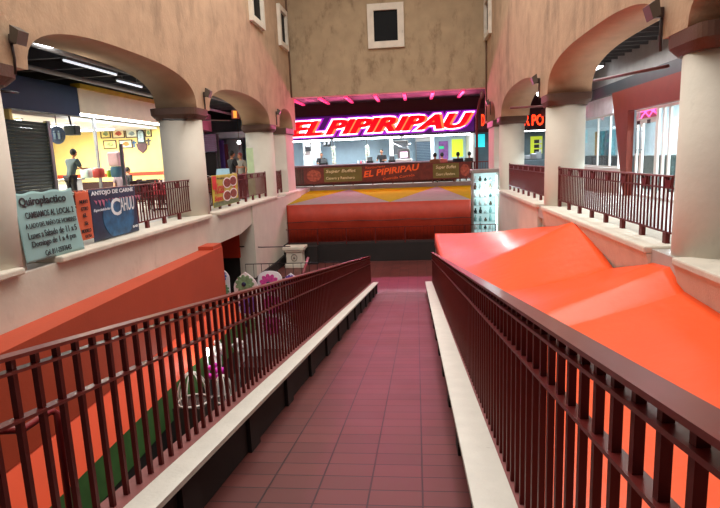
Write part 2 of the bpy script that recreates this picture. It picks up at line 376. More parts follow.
# ================================================================== ARCADE BALUSTRADES
def balustrade(x, y0, y1, zt, lab, side):
    r = thing('arcade_balustrade', (x, (y0+y1)/2, zt), lab, 'balustrade'); r['group'] = 'maroon arcade balustrades'
    t = zt+.93
    MB().bbox(x-.03, x+.03, y0, y1, t-.025, t, .006).build('top_rail', MAROON_T, r)
    MB().box(x-.015, x+.015, y0, y1, t-.18, t-.16).build('second_rail', MAROON, r)
    MB().box(x-.015, x+.015, y0, y1, zt+.14, zt+.165).build('bottom_rail', MAROON, r)
    n = int((y1-y0)/.125)
    for i in range(n+1):
        y = y0+.04+i*(y1-y0-.08)/n
        MB().box(x-.011, x+.011, y-.011, y+.011, zt+.15, t-.02).build('baluster', MAROON, r)
    k = int((y1-y0)/.78)
    for i in range(k+1):
        y = y0+.14+i*(y1-y0-.28)/k
        MB().prism([(y-.11,t-.025),(y-.04,t-.07),(y+.04,t-.07),(y+.11,t-.025),(y+.075,t-.17),(y-.075,t-.17)], x-.018, x+.018, 'x').build('bracket', MAROON, r)
        MB().box(x-.03, x+.03, y-.05, y+.05, zt+.001, zt+.145).build('foot', MAROON, r)
    MB().box(x-.02, x+.02, y1-.055, y1, zt, t+.02).build('end_post', MAROON, r)
    return r
bxL, bxR = LX-.3, RX+.3
balustrade(bxL, 7.75, 13.72, .24, 'maroon balustrade with teal, orange and blue banners tied on', 0)
balustrade(bxL, 14.62, 20.75, .24, 'maroon balustrade behind the yellow food banner', 0)
balustrade(bxL, 22.35, 23.25, .24, 'short maroon balustrade at the far end of the left arcade', 0)
balustrade(bxR, 7.75, 13.72, .19, 'maroon balustrade in front of the glass doors, right arcade', 1)
balustrade(bxR, 14.62, 20.75, .19, 'maroon balustrade beyond the middle right column', 1)

# ================================================================== ORANGE CANOPY (right)
prof = [(-1.5,-.45),(3,-.32),(5.5,-.27),(6.7,-.2),(7.1,.02),(7.6,-.02),(9.1,-.4),(11.1,.17),(12.5,-.12),(17.2,-.8)]
def pz(y):
    for (a, za), (b, zb) in zip(prof, prof[1:]):
        if a <= y <= b: return za+(zb-za)*(y-a)/(b-a)
    return prof[-1][1]
def tarp_z(u, y):
    e = -.9+.012*math.sin(y*1.9)
    z = e+(pz(y)-e)*u
    z -= .05*math.sin(math.pi*u)
    z += .012*noise.noise(Vector((u*3, y*.8, 0)))+.006*noise.noise(Vector((u*9, y*3.1, 4)))*(1 if y > 12 else .6)
    return z
ys = sorted(set([round(-1.5+i*.16, 3) for i in range(118)]+[p[0] for p in prof])); nu = 24
can = thing('market_canopy', (1.8, 8, G), 'big glossy orange tarpaulin canopy filling the right side beside the ramp', 'canopy')
m = MB(); m.smooth = True; vs = []
for y in ys:
    for i in range(nu+1):
        u = i/nu; vs.append((.56+(RX+.03-.56)*u, min(y, 17.2), tarp_z(u, y)))
fs = [(j*(nu+1)+i, j*(nu+1)+i+1, (j+1)*(nu+1)+i+1, (j+1)*(nu+1)+i) for j in range(len(ys)-1) for i in range(nu)]
m.add(vs, fs); o = m.build('tarpaulin', ORANGE, can)
so = o.modifiers.new('thick', 'SOLIDIFY'); so.thickness = .008; so.offset = -1
m = MB(); m.smooth = True
vv = []
for y in ys: vv += [(.56, y, tarp_z(0, y)), (.555+.01*math.sin(y*5), y, tarp_z(0, y)-.35)]
m.add(vv, [(2*j, 2*j+1, 2*j+3, 2*j+2) for j in range(len(ys)-1)])
vv = []; yl = ys[-1]
for i in range(nu+1): vv += [(.56+(RX+.03-.56)*i/nu, yl, tarp_z(i/nu, yl)), (.56+(RX+.03-.56)*i/nu, yl+.01, tarp_z(i/nu, yl)-.45)]
m.add(vv, [(2*j, 2*j+1, 2*j+3, 2*j+2) for j in range(nu)])
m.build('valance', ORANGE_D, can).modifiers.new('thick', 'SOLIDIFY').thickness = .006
for y in (1, 5, 9, 13, 17.1): MB().tube([(.6, y, G), (.6, y, tarp_z(0, y)-.02)], .025, 10).build('pole', STEEL, can)

# ================================================================== LEFT LOWER: orange parapet with skirt
pt = -.55
par = thing('orange_parapet', (-5, 8, G), 'orange painted parapet wall with green skirting below the left arcade', 'parapet')
m = MB(); m.hexa([(LX+.001,-1.5,pt-1.4),(-4.72,-1.5,pt-1.4),(-5.0,13.6,pt-1.4),(LX+.001,13.6,pt-1.4),(LX+.001,-1.5,pt),(-4.72,-1.5,pt),(-5.0,13.6,pt-.02),(LX+.001,13.6,pt-.02)])
m.box(LX+.001, -5.02, 13.0, 13.6, pt-.05, pt+.07); m.build('upper_wall', PARAPET, par)
def band(xa, za, xb, zb_, nm, mt):
    m = MB(); d = .28; ye = 13.9
    m.hexa([(LX+.001,-1.5,zb_),(xb,-1.5,zb_),(xb-d,ye,zb_),(LX+.001,ye,zb_),(LX+.001,-1.5,za),(xa,-1.5,za),(xa-d,ye,za),(LX+.001,ye,za)]); m.build(nm, mt, par)
band(-4.74, pt-1.401, -4.42, -2.55, 'sloping_skirt', SKIRT)
band(-4.42, -2.551, -4.38, -3.14, 'green_skirting', GREEN)
band(-4.39, -3.141, -4.39, G+.001, 'black_plinth', DARK)

# ================================================================== BACK: platform, fence, tents, valance
PY = 21.45
fz = thing('platform_fence', (-.6, PY, -1.79), 'low thin-barred dark fence along the top of the dark platform', 'fence')
MB().box(-5.2, 3.1, PY-.015, PY+.015, -1.18, -1.155).build('top_rail', MAROON, fz); MB().box(-5.2, 3.1, PY-.01, PY+.01, -1.70, -1.685).build('bottom_rail', MAROON, fz)
for i in range(60): MB().box(-5.15+i*.139-.005, -5.15+i*.139+.005, PY-.005, PY+.005, -1.7, -1.16).build('bar', MAROON, fz)
for i in range(8): MB().box(-5.1+i*1.16-.02, -5.1+i*1.16+.02, PY-.02, PY+.02, -1.79, -1.155).build('post', MAROON, fz)
TY = 22.3
ORV = mat('orange_red_canvas', '#a82f16', .6, var=.1, scale=4, bump=.3, bscale=3)
GREYT = mat('grey_white_canvas', '#8b847e', .95, var=.06, spec=.05); YELT = mat('mustard_canvas', '#9a8c06', .95, var=.08, spec=.05)
stall = thing('stall_tent', (-1.6, TY, -1.79), 'row of red-orange stall tents with grey and mustard pitched roofs under the restaurant terrace', 'tent')
zf_ = PX(390, 202, y=TY).z; xr_ = PX(471, 202, y=TY).x; a, b = -5.32, xr_
m = MB(); n = 80; vs = []; H_ = zf_+1.785
for i in range(n+1):
    x = a+(b-a)*i/n; sg = .03*abs(math.sin((x+.3)*math.pi/2.05))
    for z, k in ((zf_, 0), (zf_-H_*.42-sg, .05), (zf_-H_*.45-sg, .04), (-1.785, .09)): vs.append((x, TY-k-.03*math.sin(x*5)*min(1, k*20), z))
m.add(vs, [(4*i+j, 4*i+4+j, 4*i+5+j, 4*i+1+j) for i in range(n) for j in range(3)], True)
m.build('front_canvas', ORV, stall).modifiers.new('t', 'SOLIDIFY').thickness = .01
m = MB(); m.tube([(a+(b-a)*i/60, TY-.13, zf_-H_*.45-.03*abs(math.sin((a+(b-a)*i/60+.3)*math.pi/2.05))) for i in range(61)], .014, 6).build('rope', BLK, stall)
pk = [PX(349, 187, y=28.0).x, PX(437, 186, y=28).x]; vl = [PX(297, 203, y=TY).x, PX(390, 202, y=TY).x, xr_]; xe_ = PX(472, 187, y=28).x
zt_ = .0
vl[0] = -5.3
for i in range(2):
    m = MB(); m.add([(vl[i],TY,zf_),(vl[i+1],TY,zf_),(pk[i],28.05,zt_),(vl[i],TY,zf_-.02),(vl[i+1],TY,zf_-.02),(pk[i],28.05,zt_-.02)], [(0,1,2),(3,5,4),(0,3,4,1),(1,4,5,2),(2,5,3,0)]); m.build('grey_roof_panel', GREYT, stall)
xs_ = [-6.4]+pk+[xe_]
for i in range(3):
    m = MB(); m.add([(xs_[i],28.1,zt_),(xs_[i+1],28.1,zt_),(vl[i],TY+.05,zf_),(xs_[i],28.1,zt_-.02),(xs_[i+1],28.1,zt_-.02),(vl[i],TY+.05,zf_-.02)], [(0,2,1),(3,4,5),(0,3,5,2),(2,5,4,1),(1,4,3,0)]); m.build('mustard_roof_panel', YELT, stall)
# terrace balustrade + long food banner
TRY = 28.25
tb = thing('terrace_railing', (-1.6, TRY, HF), 'dark railing of the restaurant terrace behind the long food banner', 'railing')
MB().box(-6.3, 4.0, TRY-.03, TRY+.03, 1.12, 1.17).build('top_rail', MAROON_T, tb); MB().box(-6.3, 4.0, TRY-.015, TRY+.015, HF+.17, HF+.2).build('bottom_rail', MAROON, tb)
for i in range(80): MB().box(-6.25+i*.128-.01, -6.25+i*.128+.01, TRY-.01, TRY+.01, HF+.17, 1.13).build('baluster', MAROON, tb)
for i in range(11): MB().box(-6.25+i*1.02-.025, -6.25+i*1.02+.025, TRY-.025, TRY+.025, HF, 1.13).build('post', MAROON, tb)
struct(BOX(-6.5, 4.2, 28.12, 28.4, -1.79, HF+.05).build('trim_terrace_edge', mat('terrace_edge', '#86706c', .6)))
BY = 28.14
bn = thing('food_banner', (-1.5, BY, .25), 'long brown and green food banner lettered EL PIPIRIPAU across the terrace railing', 'banner')
x0, x1 = PX(304, 175, y=BY).x, PX(471, 175, y=BY).x; zb0, zb1 = .36, 1.16
def P_(px): return PX(px, 175, y=BY).x
MB().box(x0, x1, BY-.01, BY, zb0, zb1).build('cloth', mat('banner_brown', '#6b2c22', .6, var=.25, scale=5), bn)
for u0, u1 in ((324, 362), (433, 459)): MB().box(P_(u0), P_(u1), BY-.014, BY-.01, zb0+.05, zb1-.03).build('green_field', mat('banner_olive', '#6f6a30', .6, var=.15, scale=3), bn)
tm = MB()
def FY(x, y, z0, dz=0): return lambda u, v, e: (x+u, y-e, z0+v)
for u0, u1 in ((326, 356), (436, 456)):
    w_ = P_(u1)-P_(u0)
    tm = MB(); text_into(tm, 'Super Buffet', FY(P_(u0), BY-.015, .83), w_, .2, shear=.2, offset=.01, extrude=.006); tm.build('white_lettering', mat('cream_letter', '#e8dcb0', .6), bn)
    tm = MB(); text_into(tm, 'Casero y Ranchero', FY(P_(u0), BY-.015, .5), w_*.95, .17, offset=.01, extrude=.006); tm.build('white_lettering', mat('cream_letter', '#e8dcb0', .6), bn)
tm = MB(); rot = lambda x, z, a: (lambda u, v, e: (x+u*math.cos(a)-v*math.sin(a), BY-.015-e, z+u*math.sin(a)+v*math.cos(a)))
text_into(tm, 'EL PIPIRIPAU', rot(P_(364), .58, .1), P_(420)-P_(364), .3, shear=.25, offset=.03, extrude=.008); tm.build('orange_lettering', mat('orange_letter', '#ff6a2a', .5), bn); tm = MB()
text_into(tm, 'Restaurante', rot(P_(366), 1.0, .06), 1.0, .11, extrude=.006); tm.build('orange_lettering', mat('orange_letter', '#ff6a2a', .5), bn); tm = MB(); text_into(tm, 'Comida Corrida', rot(P_(383), .4, .1), 1.6, .12, extrude=.006)
tm.build('orange_lettering', mat('orange_letter', '#ff6a2a', .5), bn)
for u0, u1 in ((306, 322), (460, 470)):
    m = MB()
    cxm = (P_(u0)+P_(u1))/2; rr_ = (P_(u1)-P_(u0))/2.2
    m.prism([(cxm+rr_*math.cos(a_*math.pi/12), .76+.3*math.sin(a_*math.pi/12)) for a_ in range(24)], BY-.016, BY-.01, 'y').build('plate_picture', mat('dish_print', '#a3503a', .6, var=.5, scale=9), bn)
# ceiling strips over the terrace
strips = [((290,99),(306,107)), ((313,95.5),(327,103)), ((342.5,95.5),(352,102.5)), ((374,95),(379,102)), ((403.6,93),(405.7,100.4)), ((433,92),(431,99.7)), ((464,91),(458,98))]
for k, (p, q) in enumerate(strips):
    A = PX(*p, z=4.28); B = PX(*q, z=4.28)
    xm = (A.x+B.x)/2
    o = BOX(xm-.07, xm+.07, 25.5, 28.3, 4.27, 4.345).build('ceiling_batten', emis('pink_tube', '#ff3f7e', .75)); tag(o, 'pink-lit tube light running front to back over the terrace', 'ceiling light', 'pink tube lights over the terrace')
# sign fascia
SY = 28.75
struct(BOX(-8.2, 10.4, SY, SY+.25, 2.58, 4.35).build('wall_back_fascia', mat('dark_maroon_fascia', '#3b1720', .6)))
# neon sign
sx0, sx1 = PX(287, 120, y=SY).x-.3, PX(472, 120, y=SY).x+.1
ng = thing('neon_sign', ((sx0+sx1)/2, SY-.1, 2.7), 'long glowing pink and purple neon sign reading EL PIPIRIPAU', 'sign')
MB().bbox(sx0+.2, sx1, SY-.14, SY-.002, 2.66, 3.74, .03).build('sign_box', mat('purple_panel', '#4a1050', .5, emit='#5a1490', es=.3), ng)
segs = [('EL', 290, 320, 129, 116), ('PIPIRIPAU', 327, 470, 130, 113)]
for nm, off, mt, dy, ex in (('pink_glow', .17, emis('neon_pink', '#a21cc8', .8), .15, .01), ('white_outline', .105, emis('neon_white', '#ffe8f8', 2.6), .17, .015), ('orange_fill', .03, emis('neon_orange', '#ff8a50', 1.0), .19, .01), ('red_letters', .045, emis('neon_red', '#e80018', .95), .21, .02)):
    tm = MB()
    for body, u0, u1, v0, v1 in segs:
        A = PX(u0, v0, y=SY-.15); B = PX(u1, (v0+v1)/2, y=SY-.15); w_ = B.x-A.x; h_ = .66
        g_ = -.16 if nm == 'orange_fill' else 0
        text_into(tm, body, (lambda A_, dy_, g__: (lambda u, v, e: (A_.x-g__+u, SY-dy_-e, 2.86+v+.008*(A_.x+u))))(A, dy, g_), w_, h_, shear=.35, offset=off, extrude=ex)
    tm.build(nm, mt, ng)
for k in range(6):      # the neon's own pink light, thrown forward over the terrace, ramp and canopy
    l = bpy.data.lights.new('neon_sign_light', 'SPOT'); l.energy = 230; l.color = (1, .13, .34); l.spot_size = math.radians(165); l.spot_blend = .6; l.shadow_soft_size = 0
    o = bpy.data.objects.new('neon_sign_light', l); COL.objects.link(o); o.location = (-5.2+1.5*k, SY-.45, 3.2); o.rotation_euler = (math.radians(-80), 0, 0)
# red lit POLLO sign on the right neighbour
rs = thing('red_letter_sign', (5.2, SY-.05, 2.9), 'red lit lettering of the shop right of the neon sign, seen between the right columns', 'sign')
BOX(3.1, 8.6, SY-.06, SY-.002, 2.75, 3.75).build('sign_board', mat('sign_board', '#4a2a30', .5), rs)
for body, u0, u1 in (('D', 481.5, 484.5), ('R', 524, 529.5), ('PO', 532, 543.5)):
    A = PX(u0, 126, y=SY-.07); B = PX(u1, 114, y=SY-.07); tm = MB()
    text_into(tm, body, (lambda A_: (lambda u, v, e: (A_.x+u, SY-.065-e, A_.z+.03+v)))(A), B.x-A.x, B.z-A.z-.05, offset=.02, extrude=.02); tm.build('letters', emis('red_led', '#ff3a18', 3.2), rs)
# ------------------------------------------------ restaurant interior behind the terrace
RB = 33.5
struct(BOX(-7.6, 3.2, RB, RB+.1, HF, 4.35).build('wall_restaurant_back', BLUEW))
struct(BOX(-7.7, -7.6, 28.8, RB, HF, 4.35).build('wall_restaurant_side', WHITE))
struct(BOX(3.0, 3.08, 29.2, RB, HF, 4.35).build('wall_restaurant_party', WHITE))
CEILZ = lambda x, y: 3.06 if x < -10 else 4.36
def tube_light(x0, x1, y, z, lab, e=55, vert=False, col=(.9, .97, 1)):
    t = thing('tube_light', ((x0+x1)/2, y, z), lab, 'ceiling light')
    MB().box(x0, x1, y-.06, y+.06, z+.03, z+.07).build('housing', WHITE, t); MB().tube([(x0+.3, y, z+.07), (x0+.3, y, CEILZ(x0, y))], .01, 6).tube([(x1-.3, y, z+.07), (x1-.3, y, CEILZ(x0, y))], .01, 6).build('hanger', GREY, t); MB().tube([(x0+.04, y, z), (x1-.04, y, z)], .025, 8).build('tube', TUBE, t)
    l = bpy.data.lights.new('tube_glow', 'AREA'); l.shape = 'RECTANGLE'; l.size = x1-x0; l.size_y = .15; l.energy = e; l.color = col
    lo = bpy.data.objects.new('tube_glow', l); COL.objects.link(lo); lo.parent = t; lo.location = (0, 0, -.04)
    return t
for x, e in ((-5.6, 150), (-2.2, 150), (1.0, 150)): tube_light(x-1.2, x+1.2, 30.4, 2.98, 'long fluorescent tube over the restaurant counter, %s' % {-5.6: 'left end', -2.2: 'middle', 1.0: 'right end'}[x], e)
for px0, px1, l_ in ((291, 330, 'left'), (334, 400, 'middle'), (404, 470, 'right')):
    A, B = PX(px0, 135, y=29.1), PX(px1, 135, y=29.1)
    tag(BOX(A.x, B.x, 28.8, 28.95, 2.5, 2.58).build('strip_light', TUBE), 'thin white strip light under the neon sign, %s stretch' % l_, 'strip light')
def rect(y, px0, py0, px1, py1): A = PX(px0, py1, y=y); B = PX(px1, py0, y=y); return A.x, B.x, A.z, B.z
def block(name, y, r, depth, m, lab, cat, b=.02):
    x0, x1, z0, z1 = rect(y, *r)
    if any(k in name for k in ('pier', 'post', 'panel', 'curtain', 'cabinet', 'machine', 'shop_counter')) and 'poster' not in name: z0 = HF
    if 'hood' in name: z1 = 4.36
    if name == 'wall_poster' or name == 'menu_poster': y, depth = RB-.06, .06; x0, x1, z0, z1 = rect(y, *r)
    o = MB().bbox(x0, x1, y, y+depth, z0, z1, b).build(name, m); return tag(o, lab, cat)
ct = thing('serving_counter', (-2, 30.2, HF), 'long dark wooden serving counter of the restaurant', 'counter')
MB().bbox(-6.8, 2.2, 30.25, 30.75, HF, 1.2, .02).build('front', WOOD, ct); MB().bbox(-6.9, 2.3, 30.1, 30.8, 1.2, 1.27, .02).build('top', mat('counter_top', '#8f6f78', .3), ct)
sh = thing('roller_shutter', (1.1, 33.2, HF), 'blue-grey roller shutter at the back of the restaurant', 'shutter')
x0, x1, z0, z1 = rect(33.2, 417, 141, 433, 170); z0 = HF
m = MB()
for i in range(24): m.box(x0, x1, 33.2, 33.24+.02*(i % 2), z0+(z1-z0)*i/24, z0+(z1-z0)*(i+.85)/24)
m.build('slats', mat('shutter_blue', '#6d8496', .4, .3), sh); MB().box(x0-.06, x0, 33.15, 33.3, z0, z1+.1).build('guide', GREY, sh); MB().box(x1, x1+.06, 33.15, 33.3, z0, z1+.1).build('guide', GREY, sh); MB().bbox(x0-.06, x1+.06, 33.1, 33.35, z1, z1+.25, .03).build('roll_box', WHITE, sh)
for r, y, d, mt, lab, cat, nm in (
  ((452, 139, 463, 157), 32.6, .05, emis('lime_poster', '#cfe23a', .8), 'lime yellow lit menu poster at the right of the restaurant', 'poster', 'menu_poster'),
  ((439, 141, 448, 160), 33.1, .06, mat('purple_poster', '#9a5fae', .5, var=.3, scale=5), 'purple and green poster left of the lime menu poster', 'poster', 'wall_poster'),
  ((439, 146, 444, 149), RB-.1, .04, emis('green_strip', '#35c38a', .6), 'small green lit strip on the purple poster', 'sign', 'green_sign'),
  ((386, 135, 410, 139), 32, .9, WHITE, 'white extractor hood above the cooking area', 'hood', 'extractor_hood'),
  ((331, 135, 352, 141), 31.6, .9, mat('hood_grey', '#9aa3a6', .4), 'grey hood over the left half of the kitchen', 'hood', 'extractor_hood'),
  ((374, 135, 389, 139), 31.0, .8, mat('hood_light', '#c9d2d6', .4), 'light grey hood left of the white cooking hood', 'hood', 'extractor_hood'),
  ((304, 135, 311, 166), 31.2, .3, WHITE, 'white column left of the kitchen, beside a dark phone', 'pier', 'white_pier'),
  ((312, 136, 320, 166), 31.6, .2, mat('pale_panel', '#cfe0f0', .5), 'pale panel beside the white column', 'panel', 'wall_panel'),
  ((390, 136, 393, 163), 31.2, .2, WHITE, 'narrow white post left of the cooking area', 'post', 'white_post'),
  ((431, 134, 434, 163), 31.0, .1, mat('frame_white', '#dbe6ee', .5), 'white door post right of the blue-grey shutter', 'post', 'door_post')):
    block(nm, y, r, d, mt, lab, cat)
for px, py, w_, h_, lab in ((308, 146, 5, 11, 'dark wall telephone on the white column'), (325, 144, 3, 5, 'small dark speaker, left of a pair on the kitchen wall'), (329, 144, 3, 5, 'small dark speaker, right of a pair on the kitchen wall')):
    b_ = thing('wall_box', tuple(PX(px, py, y=31.1)), lab, 'speaker' if 'speaker' in lab else 'telephone')
    x0, x1, z0, z1 = rect(31.1, px-w_/2, py-h_/2, px+w_/2, py+h_/2); MB().bbox(x0, x1, 31.0, 31.15, z0, z1, .02).build('case', BLK, b_); MB().bbox(x0+.03, x1-.03, 30.98, 31.0, z0+(z1-z0)*.4, z1-.04, .005).build('face', GREY, b_)
# counter items
def register(px, w_, lab):
    p = PX(px, 163, y=30.4); t = thing('cash_register', (p.x, 30.4, 1.27), lab, 'cash register')
    MB().bbox(p.x-w_/2, p.x+w_/2, 30.2, 30.6, 1.27, 1.4, .02).build('base', BLK, t); m = MB(); m.hexa([(p.x-w_*.4,30.3,1.4),(p.x+w_*.4,30.3,1.4),(p.x+w_*.4,30.5,1.4),(p.x-w_*.4,30.5,1.4),(p.x-w_*.4,30.42,1.6),(p.x+w_*.4,30.42,1.6),(p.x+w_*.4,30.5,1.6),(p.x-w_*.4,30.5,1.6)]); m.build('screen', BLK, t)
register(324, .4, 'black cash register at the left end of the counter'); register(370, .35, 'low black till in the middle of the counter'); register(392, .36, 'black till beside the white food cooker')
ck = thing('food_cooker', tuple(PX(404, 162, y=30.4).xy)+(1.27,), 'white steel food warmer with glowing screen on the counter', 'food warmer')
X = PX(404, 160, y=30.4).x
MB().bbox(X-.45, X+.45, 30.2, 30.7, 1.27, 1.42, .03).build('base', WHITE, ck); MB().bbox(X-.33, X+.33, 30.3, 30.65, 1.42, 1.95, .03).build('cabinet', STEEL, ck); MB().box(X-.2, X+.2, 30.28, 30.3, 1.5, 1.8).build('lit_window', emis('screen_pink', '#ffd6f4', 1.6), ck)
MB().tube([(X-.6, 30.5, 2.3), (X, 30.5, 2.0), (X+.4, 30.5, 2.25)], .03, 6).build('flue', STEEL, ck)
sr = thing('kitchen_shelf', (PX(400, 145, y=32.4).x, 32.4, 1.8), 'steel kitchen shelf unit with glass front behind the food warmer', 'shelf')
x0, x1, z0, z1 = rect(32.4, 392, 140, 408, 155)
MB().box(x0, x1, 32.4, 32.8, z0, z0+.04).box(x0, x1, 32.4, 32.8, z1-.04, z1).build('shelf', WHITE, sr); MB().box(x0, x0+.04, 32.4, 32.8, HF, z1).box(x1-.04, x1, 32.4, 32.8, HF, z1).build('upright', WHITE, sr); MB().box(x0+.04, x1-.04, 32.75, 32.78, z0, z1).build('back_panel', GREY, sr)
for i, (px, c_) in enumerate(((358, '#ffffff'), (361, '#ff6a7a'), (364, '#ffffff'), (367, '#e8a0b0'))):
    p = PX(px, 162, y=30.3); MB_ = MB().lathe([(.05, 0), (.06, .03), (.045, .12), (.02, .16)], (p.x, 30.3, 1.27), 10); tag(MB_.build('condiment_bottle', mat('bottle_%d' % i, c_, .4)), 'small condiment bottle on the middle of the counter', 'bottle', 'condiment bottles on the counter')
for px, lab in ((333, 'draped hanging plant left of the kneeling-height cook'), (367, 'leafy hanging plant in the middle of the kitchen opening')):
    lab = {333: 'pale hanging leafy plant near the left till', 367: 'pale hanging leafy plant in the middle of the kitchen opening'}[px]
    p = PX(px, 146, y=30.9); t = thing('hanging_plant', (p.x, 30.9, 1.3), lab, 'plant'); m = MB(); rnd = random.Random(px)
    for i in range(60):
        z = 1.35+rnd.random()*.95; x = p.x+rnd.uniform(-.1, .1); y = 30.9+rnd.uniform(-.08, .08); s_ = .05
        m.add([(x, y, z), (x+s_, y+.02, z-s_*.6), (x+.01, y-.02, z-s_*1.8), (x-s_*.8, y, z-s_*.7)], [(0,1,2,3)])
    m.build('foliage', mat('pale_leaf', '#c3c6b0', .6, var=.4, scale=9), t); MB().tube([(p.x, 30.9, 4.36), (p.x, 30.9, 1.3)], .012, 6).build('stem', WOOD, t)
# right neighbour interior: menu board, counter
struct(BOX(3.1, 10.4, 32.5, 32.6, HF, 4.35).build('wall_shop_back', mat('shop_back', '#5d7078', .6)))
mb_ = thing('menu_board', tuple(PX(536, 153, y=32.4)), 'green-yellow menu board with black panels in the shop beyond the right columns', 'menu board')
x0, x1, z0, z1 = rect(32.43, 530.5, 136, 542.5, 154)
MB().box(x0, x1, 32.45, 32.5, z0, z1).build('board', emis('lime_board', '#b4c22a', .7), mb_)
for i in range(3): MB().box(x0+(x1-x0)*.3, x0+(x1-x0)*.72, 32.42, 32.45, z0+(z1-z0)*(.06+.27*i), z0+(z1-z0)*(.26+.27*i)).build('black_panel', BLK, mb_); MB().box(x0+(x1-x0)*.75, x0+(x1-x0)*.93, 32.42, 32.45, z0+(z1-z0)*(.06+.27*i), z0+(z1-z0)*(.26+.27*i)).build('price_card', WHITE, mb_)
tube_light(4.6, 8.0, 30.2, 2.6, 'long tube light under the red letter sign of the right shop', 110)
tag(BOX(*[v for v in (3.12, 3.9)], 31.9, 31.95, 1.9, 2.6).build('cyan_poster', emis('cyan', '#35d6df', 1.0)), 'bright cyan lit poster right of the restaurant, beside the far pier', 'poster')
block('shop_counter', 30.85, (520, 159.5, 549, 175), .7, mat('shop_counter', '#55626a', .4), 'grey shop counter under the menu board', 'counter')
for i, (px, py) in enumerate(((528, 158), (534, 156), (539, 158))):
    p = PX(px, py, y=30.9); tag(MB().bbox(p.x-.15, p.x+.15, 30.95, 31.3, PX(534, 159.5, y=30.85).z, PX(534, 159.5, y=30.85).z+.25+.08*i, .03).build('counter_appliance', GREY if i != 1 else STEEL), ['boxy grey appliance on the shop counter, left one', 'steel appliance in the middle of the shop counter', 'boxy grey appliance on the shop counter, right one'][i], 'appliance')
# downpipe with curved top right of the neon sign
m = MB(); p = PX(477, 170, y=24.3)
pts = [(p.x, 24.3, -1.79), (p.x, 24.3, 3.1)]+[(p.x+.03*i, 24.3-.02*i, 3.1+.16*i) for i in range(1, 5)]+[(p.x+.22, 24.2, 3.95)]
dpipe = thing('hooked_post', (p.x, 24.3, -1.79), 'tall dark maroon post with curved head right of the neon sign', 'post')
m.tube(pts, .055, 10).build('shaft', MAROON, dpipe); MB().ball((p.x+.2, 24.2, 3.95), .12, 12, (.7, .7, 1.4)).build('head', mat('post_head', '#6a3a40', .5), dpipe)
# ------------------------------------------------ display case
dc = thing('display_case', (2.7, 22.4, -1.78), 'tall lit glass display case with aluminium frame behind the orange canopy', 'display case')
x0, x1 = PX(472.5, 200, y=22.2).x, PX(499.5, 200, y=22.2).x; y0, y1 = 22.2, 22.8; zb_, zt_ = -1.79, .82
AL = mat('aluminium', '#a8a6a2', .35, .7)
for x, y in ((x0, y0), (x1-.05, y0), (x0, y1-.05), (x1-.05, y1-.05)): MB().box(x, x+.05, y, y+.05, zb_, zt_-.05).build('upright', AL, dc)
MB().bbox(x0-.04, x1+.04, y0-.04, y1+.04, zt_-.05, zt_+.1, .02).build('top', AL, dc); MB().box(x0, x1, y0, y1, zb_, zb_+.12).build('base', AL, dc)
MB().box(x0+.05, x1-.05, y0+.01, y0+.018, zb_+.12, zt_-.05).build('front_glass', GLASS, dc)
MB().box(x0+.05, x1-.05, y1-.03, y1-.02, zb_+.12, zt_-.05).build('glowing_back', mat('case_back', '#c4d8da', .3, emit='#dcf4f6', es=.5), dc)  # added emission makes the back panel glow like a light-box
MB().box(x1-.12, x1-.08, y0+.1, y0+.14, zb_+.2, zt_-.15).build('light_tube', emis('case_tube', '#d8ffff', 6), dc)
for k in range(7): MB().box(x0+.05, x1-.05, y0+.06, y1-.06, zb_+.3+k*.32, zb_+.315+k*.32).build('glass_shelf', GLASS, dc)
rnd = random.Random(3)
for k in range(7):
    for j in range(4):
        x = x0+.14+j*.2; z = zb_+.316+k*.32; hgt = rnd.uniform(.12, .26)
        c_ = rnd.choice(['#2f4a4a', '#f2fbff', '#dff6ff', '#9fd8dd', '#e4e6ea', '#5a4b3c'])
        tag(MB().lathe([(.05, 0), (.065, hgt*.4), (.03, hgt*.75), (.035, hgt)], (x, y0+.3+rnd.uniform(-.08, .08), z), 10).build('glass_ornament', mat('orn'+c_, c_, .2, emit=c_, es=.0)), 'small glass or silver ornament on the shelves of the lit display case', 'ornament', 'ornaments in the display case')
l = bpy.data.lights.new('case_light', 'POINT'); l.energy = 35; l.color = (.85, 1, 1); l.shadow_soft_size = .1; o = bpy.data.objects.new('case_light', l); COL.objects.link(o); o.parent = dc; o.location = (.2, -.05, 1.9)

# ================================================================== LANDING AREA LEFT: pedestal, guard rails, stair wall
pd = thing('stone_pedestal', tuple(PX(295, 268, y=20.6).xy)+(LZ,), 'grey carved stone pedestal at the far left of the landing', 'pedestal')
X = PX(295.5, 255, y=20.6).x
MB().bbox(X-.38, X+.38, 20.3, 20.9, LZ, LZ+.16, .02).build('base', WHITEP, pd); MB().bbox(X-.31, X+.31, 20.35, 20.85, LZ+.16, LZ+.62, .02).build('shaft', WHITEP, pd)
MB().bbox(X-.36, X+.36, 20.3, 20.9, LZ+.62, LZ+.7, .02).bbox(X-.42, X+.42, 20.26, 20.94, LZ+.7, LZ+.82, .02).build('capital', LEDGE, pd)
m = MB(); m.tube([(X+.11*math.cos(a), 20.345, LZ+.4+.13*math.sin(a)) for a in [i*math.pi/8 for i in range(17)]], .018, 6); m.ball((X, 20.35, LZ+.4), .05, 10); m.build('carved_ring', mat('carving', '#7d766c', .8), pd)
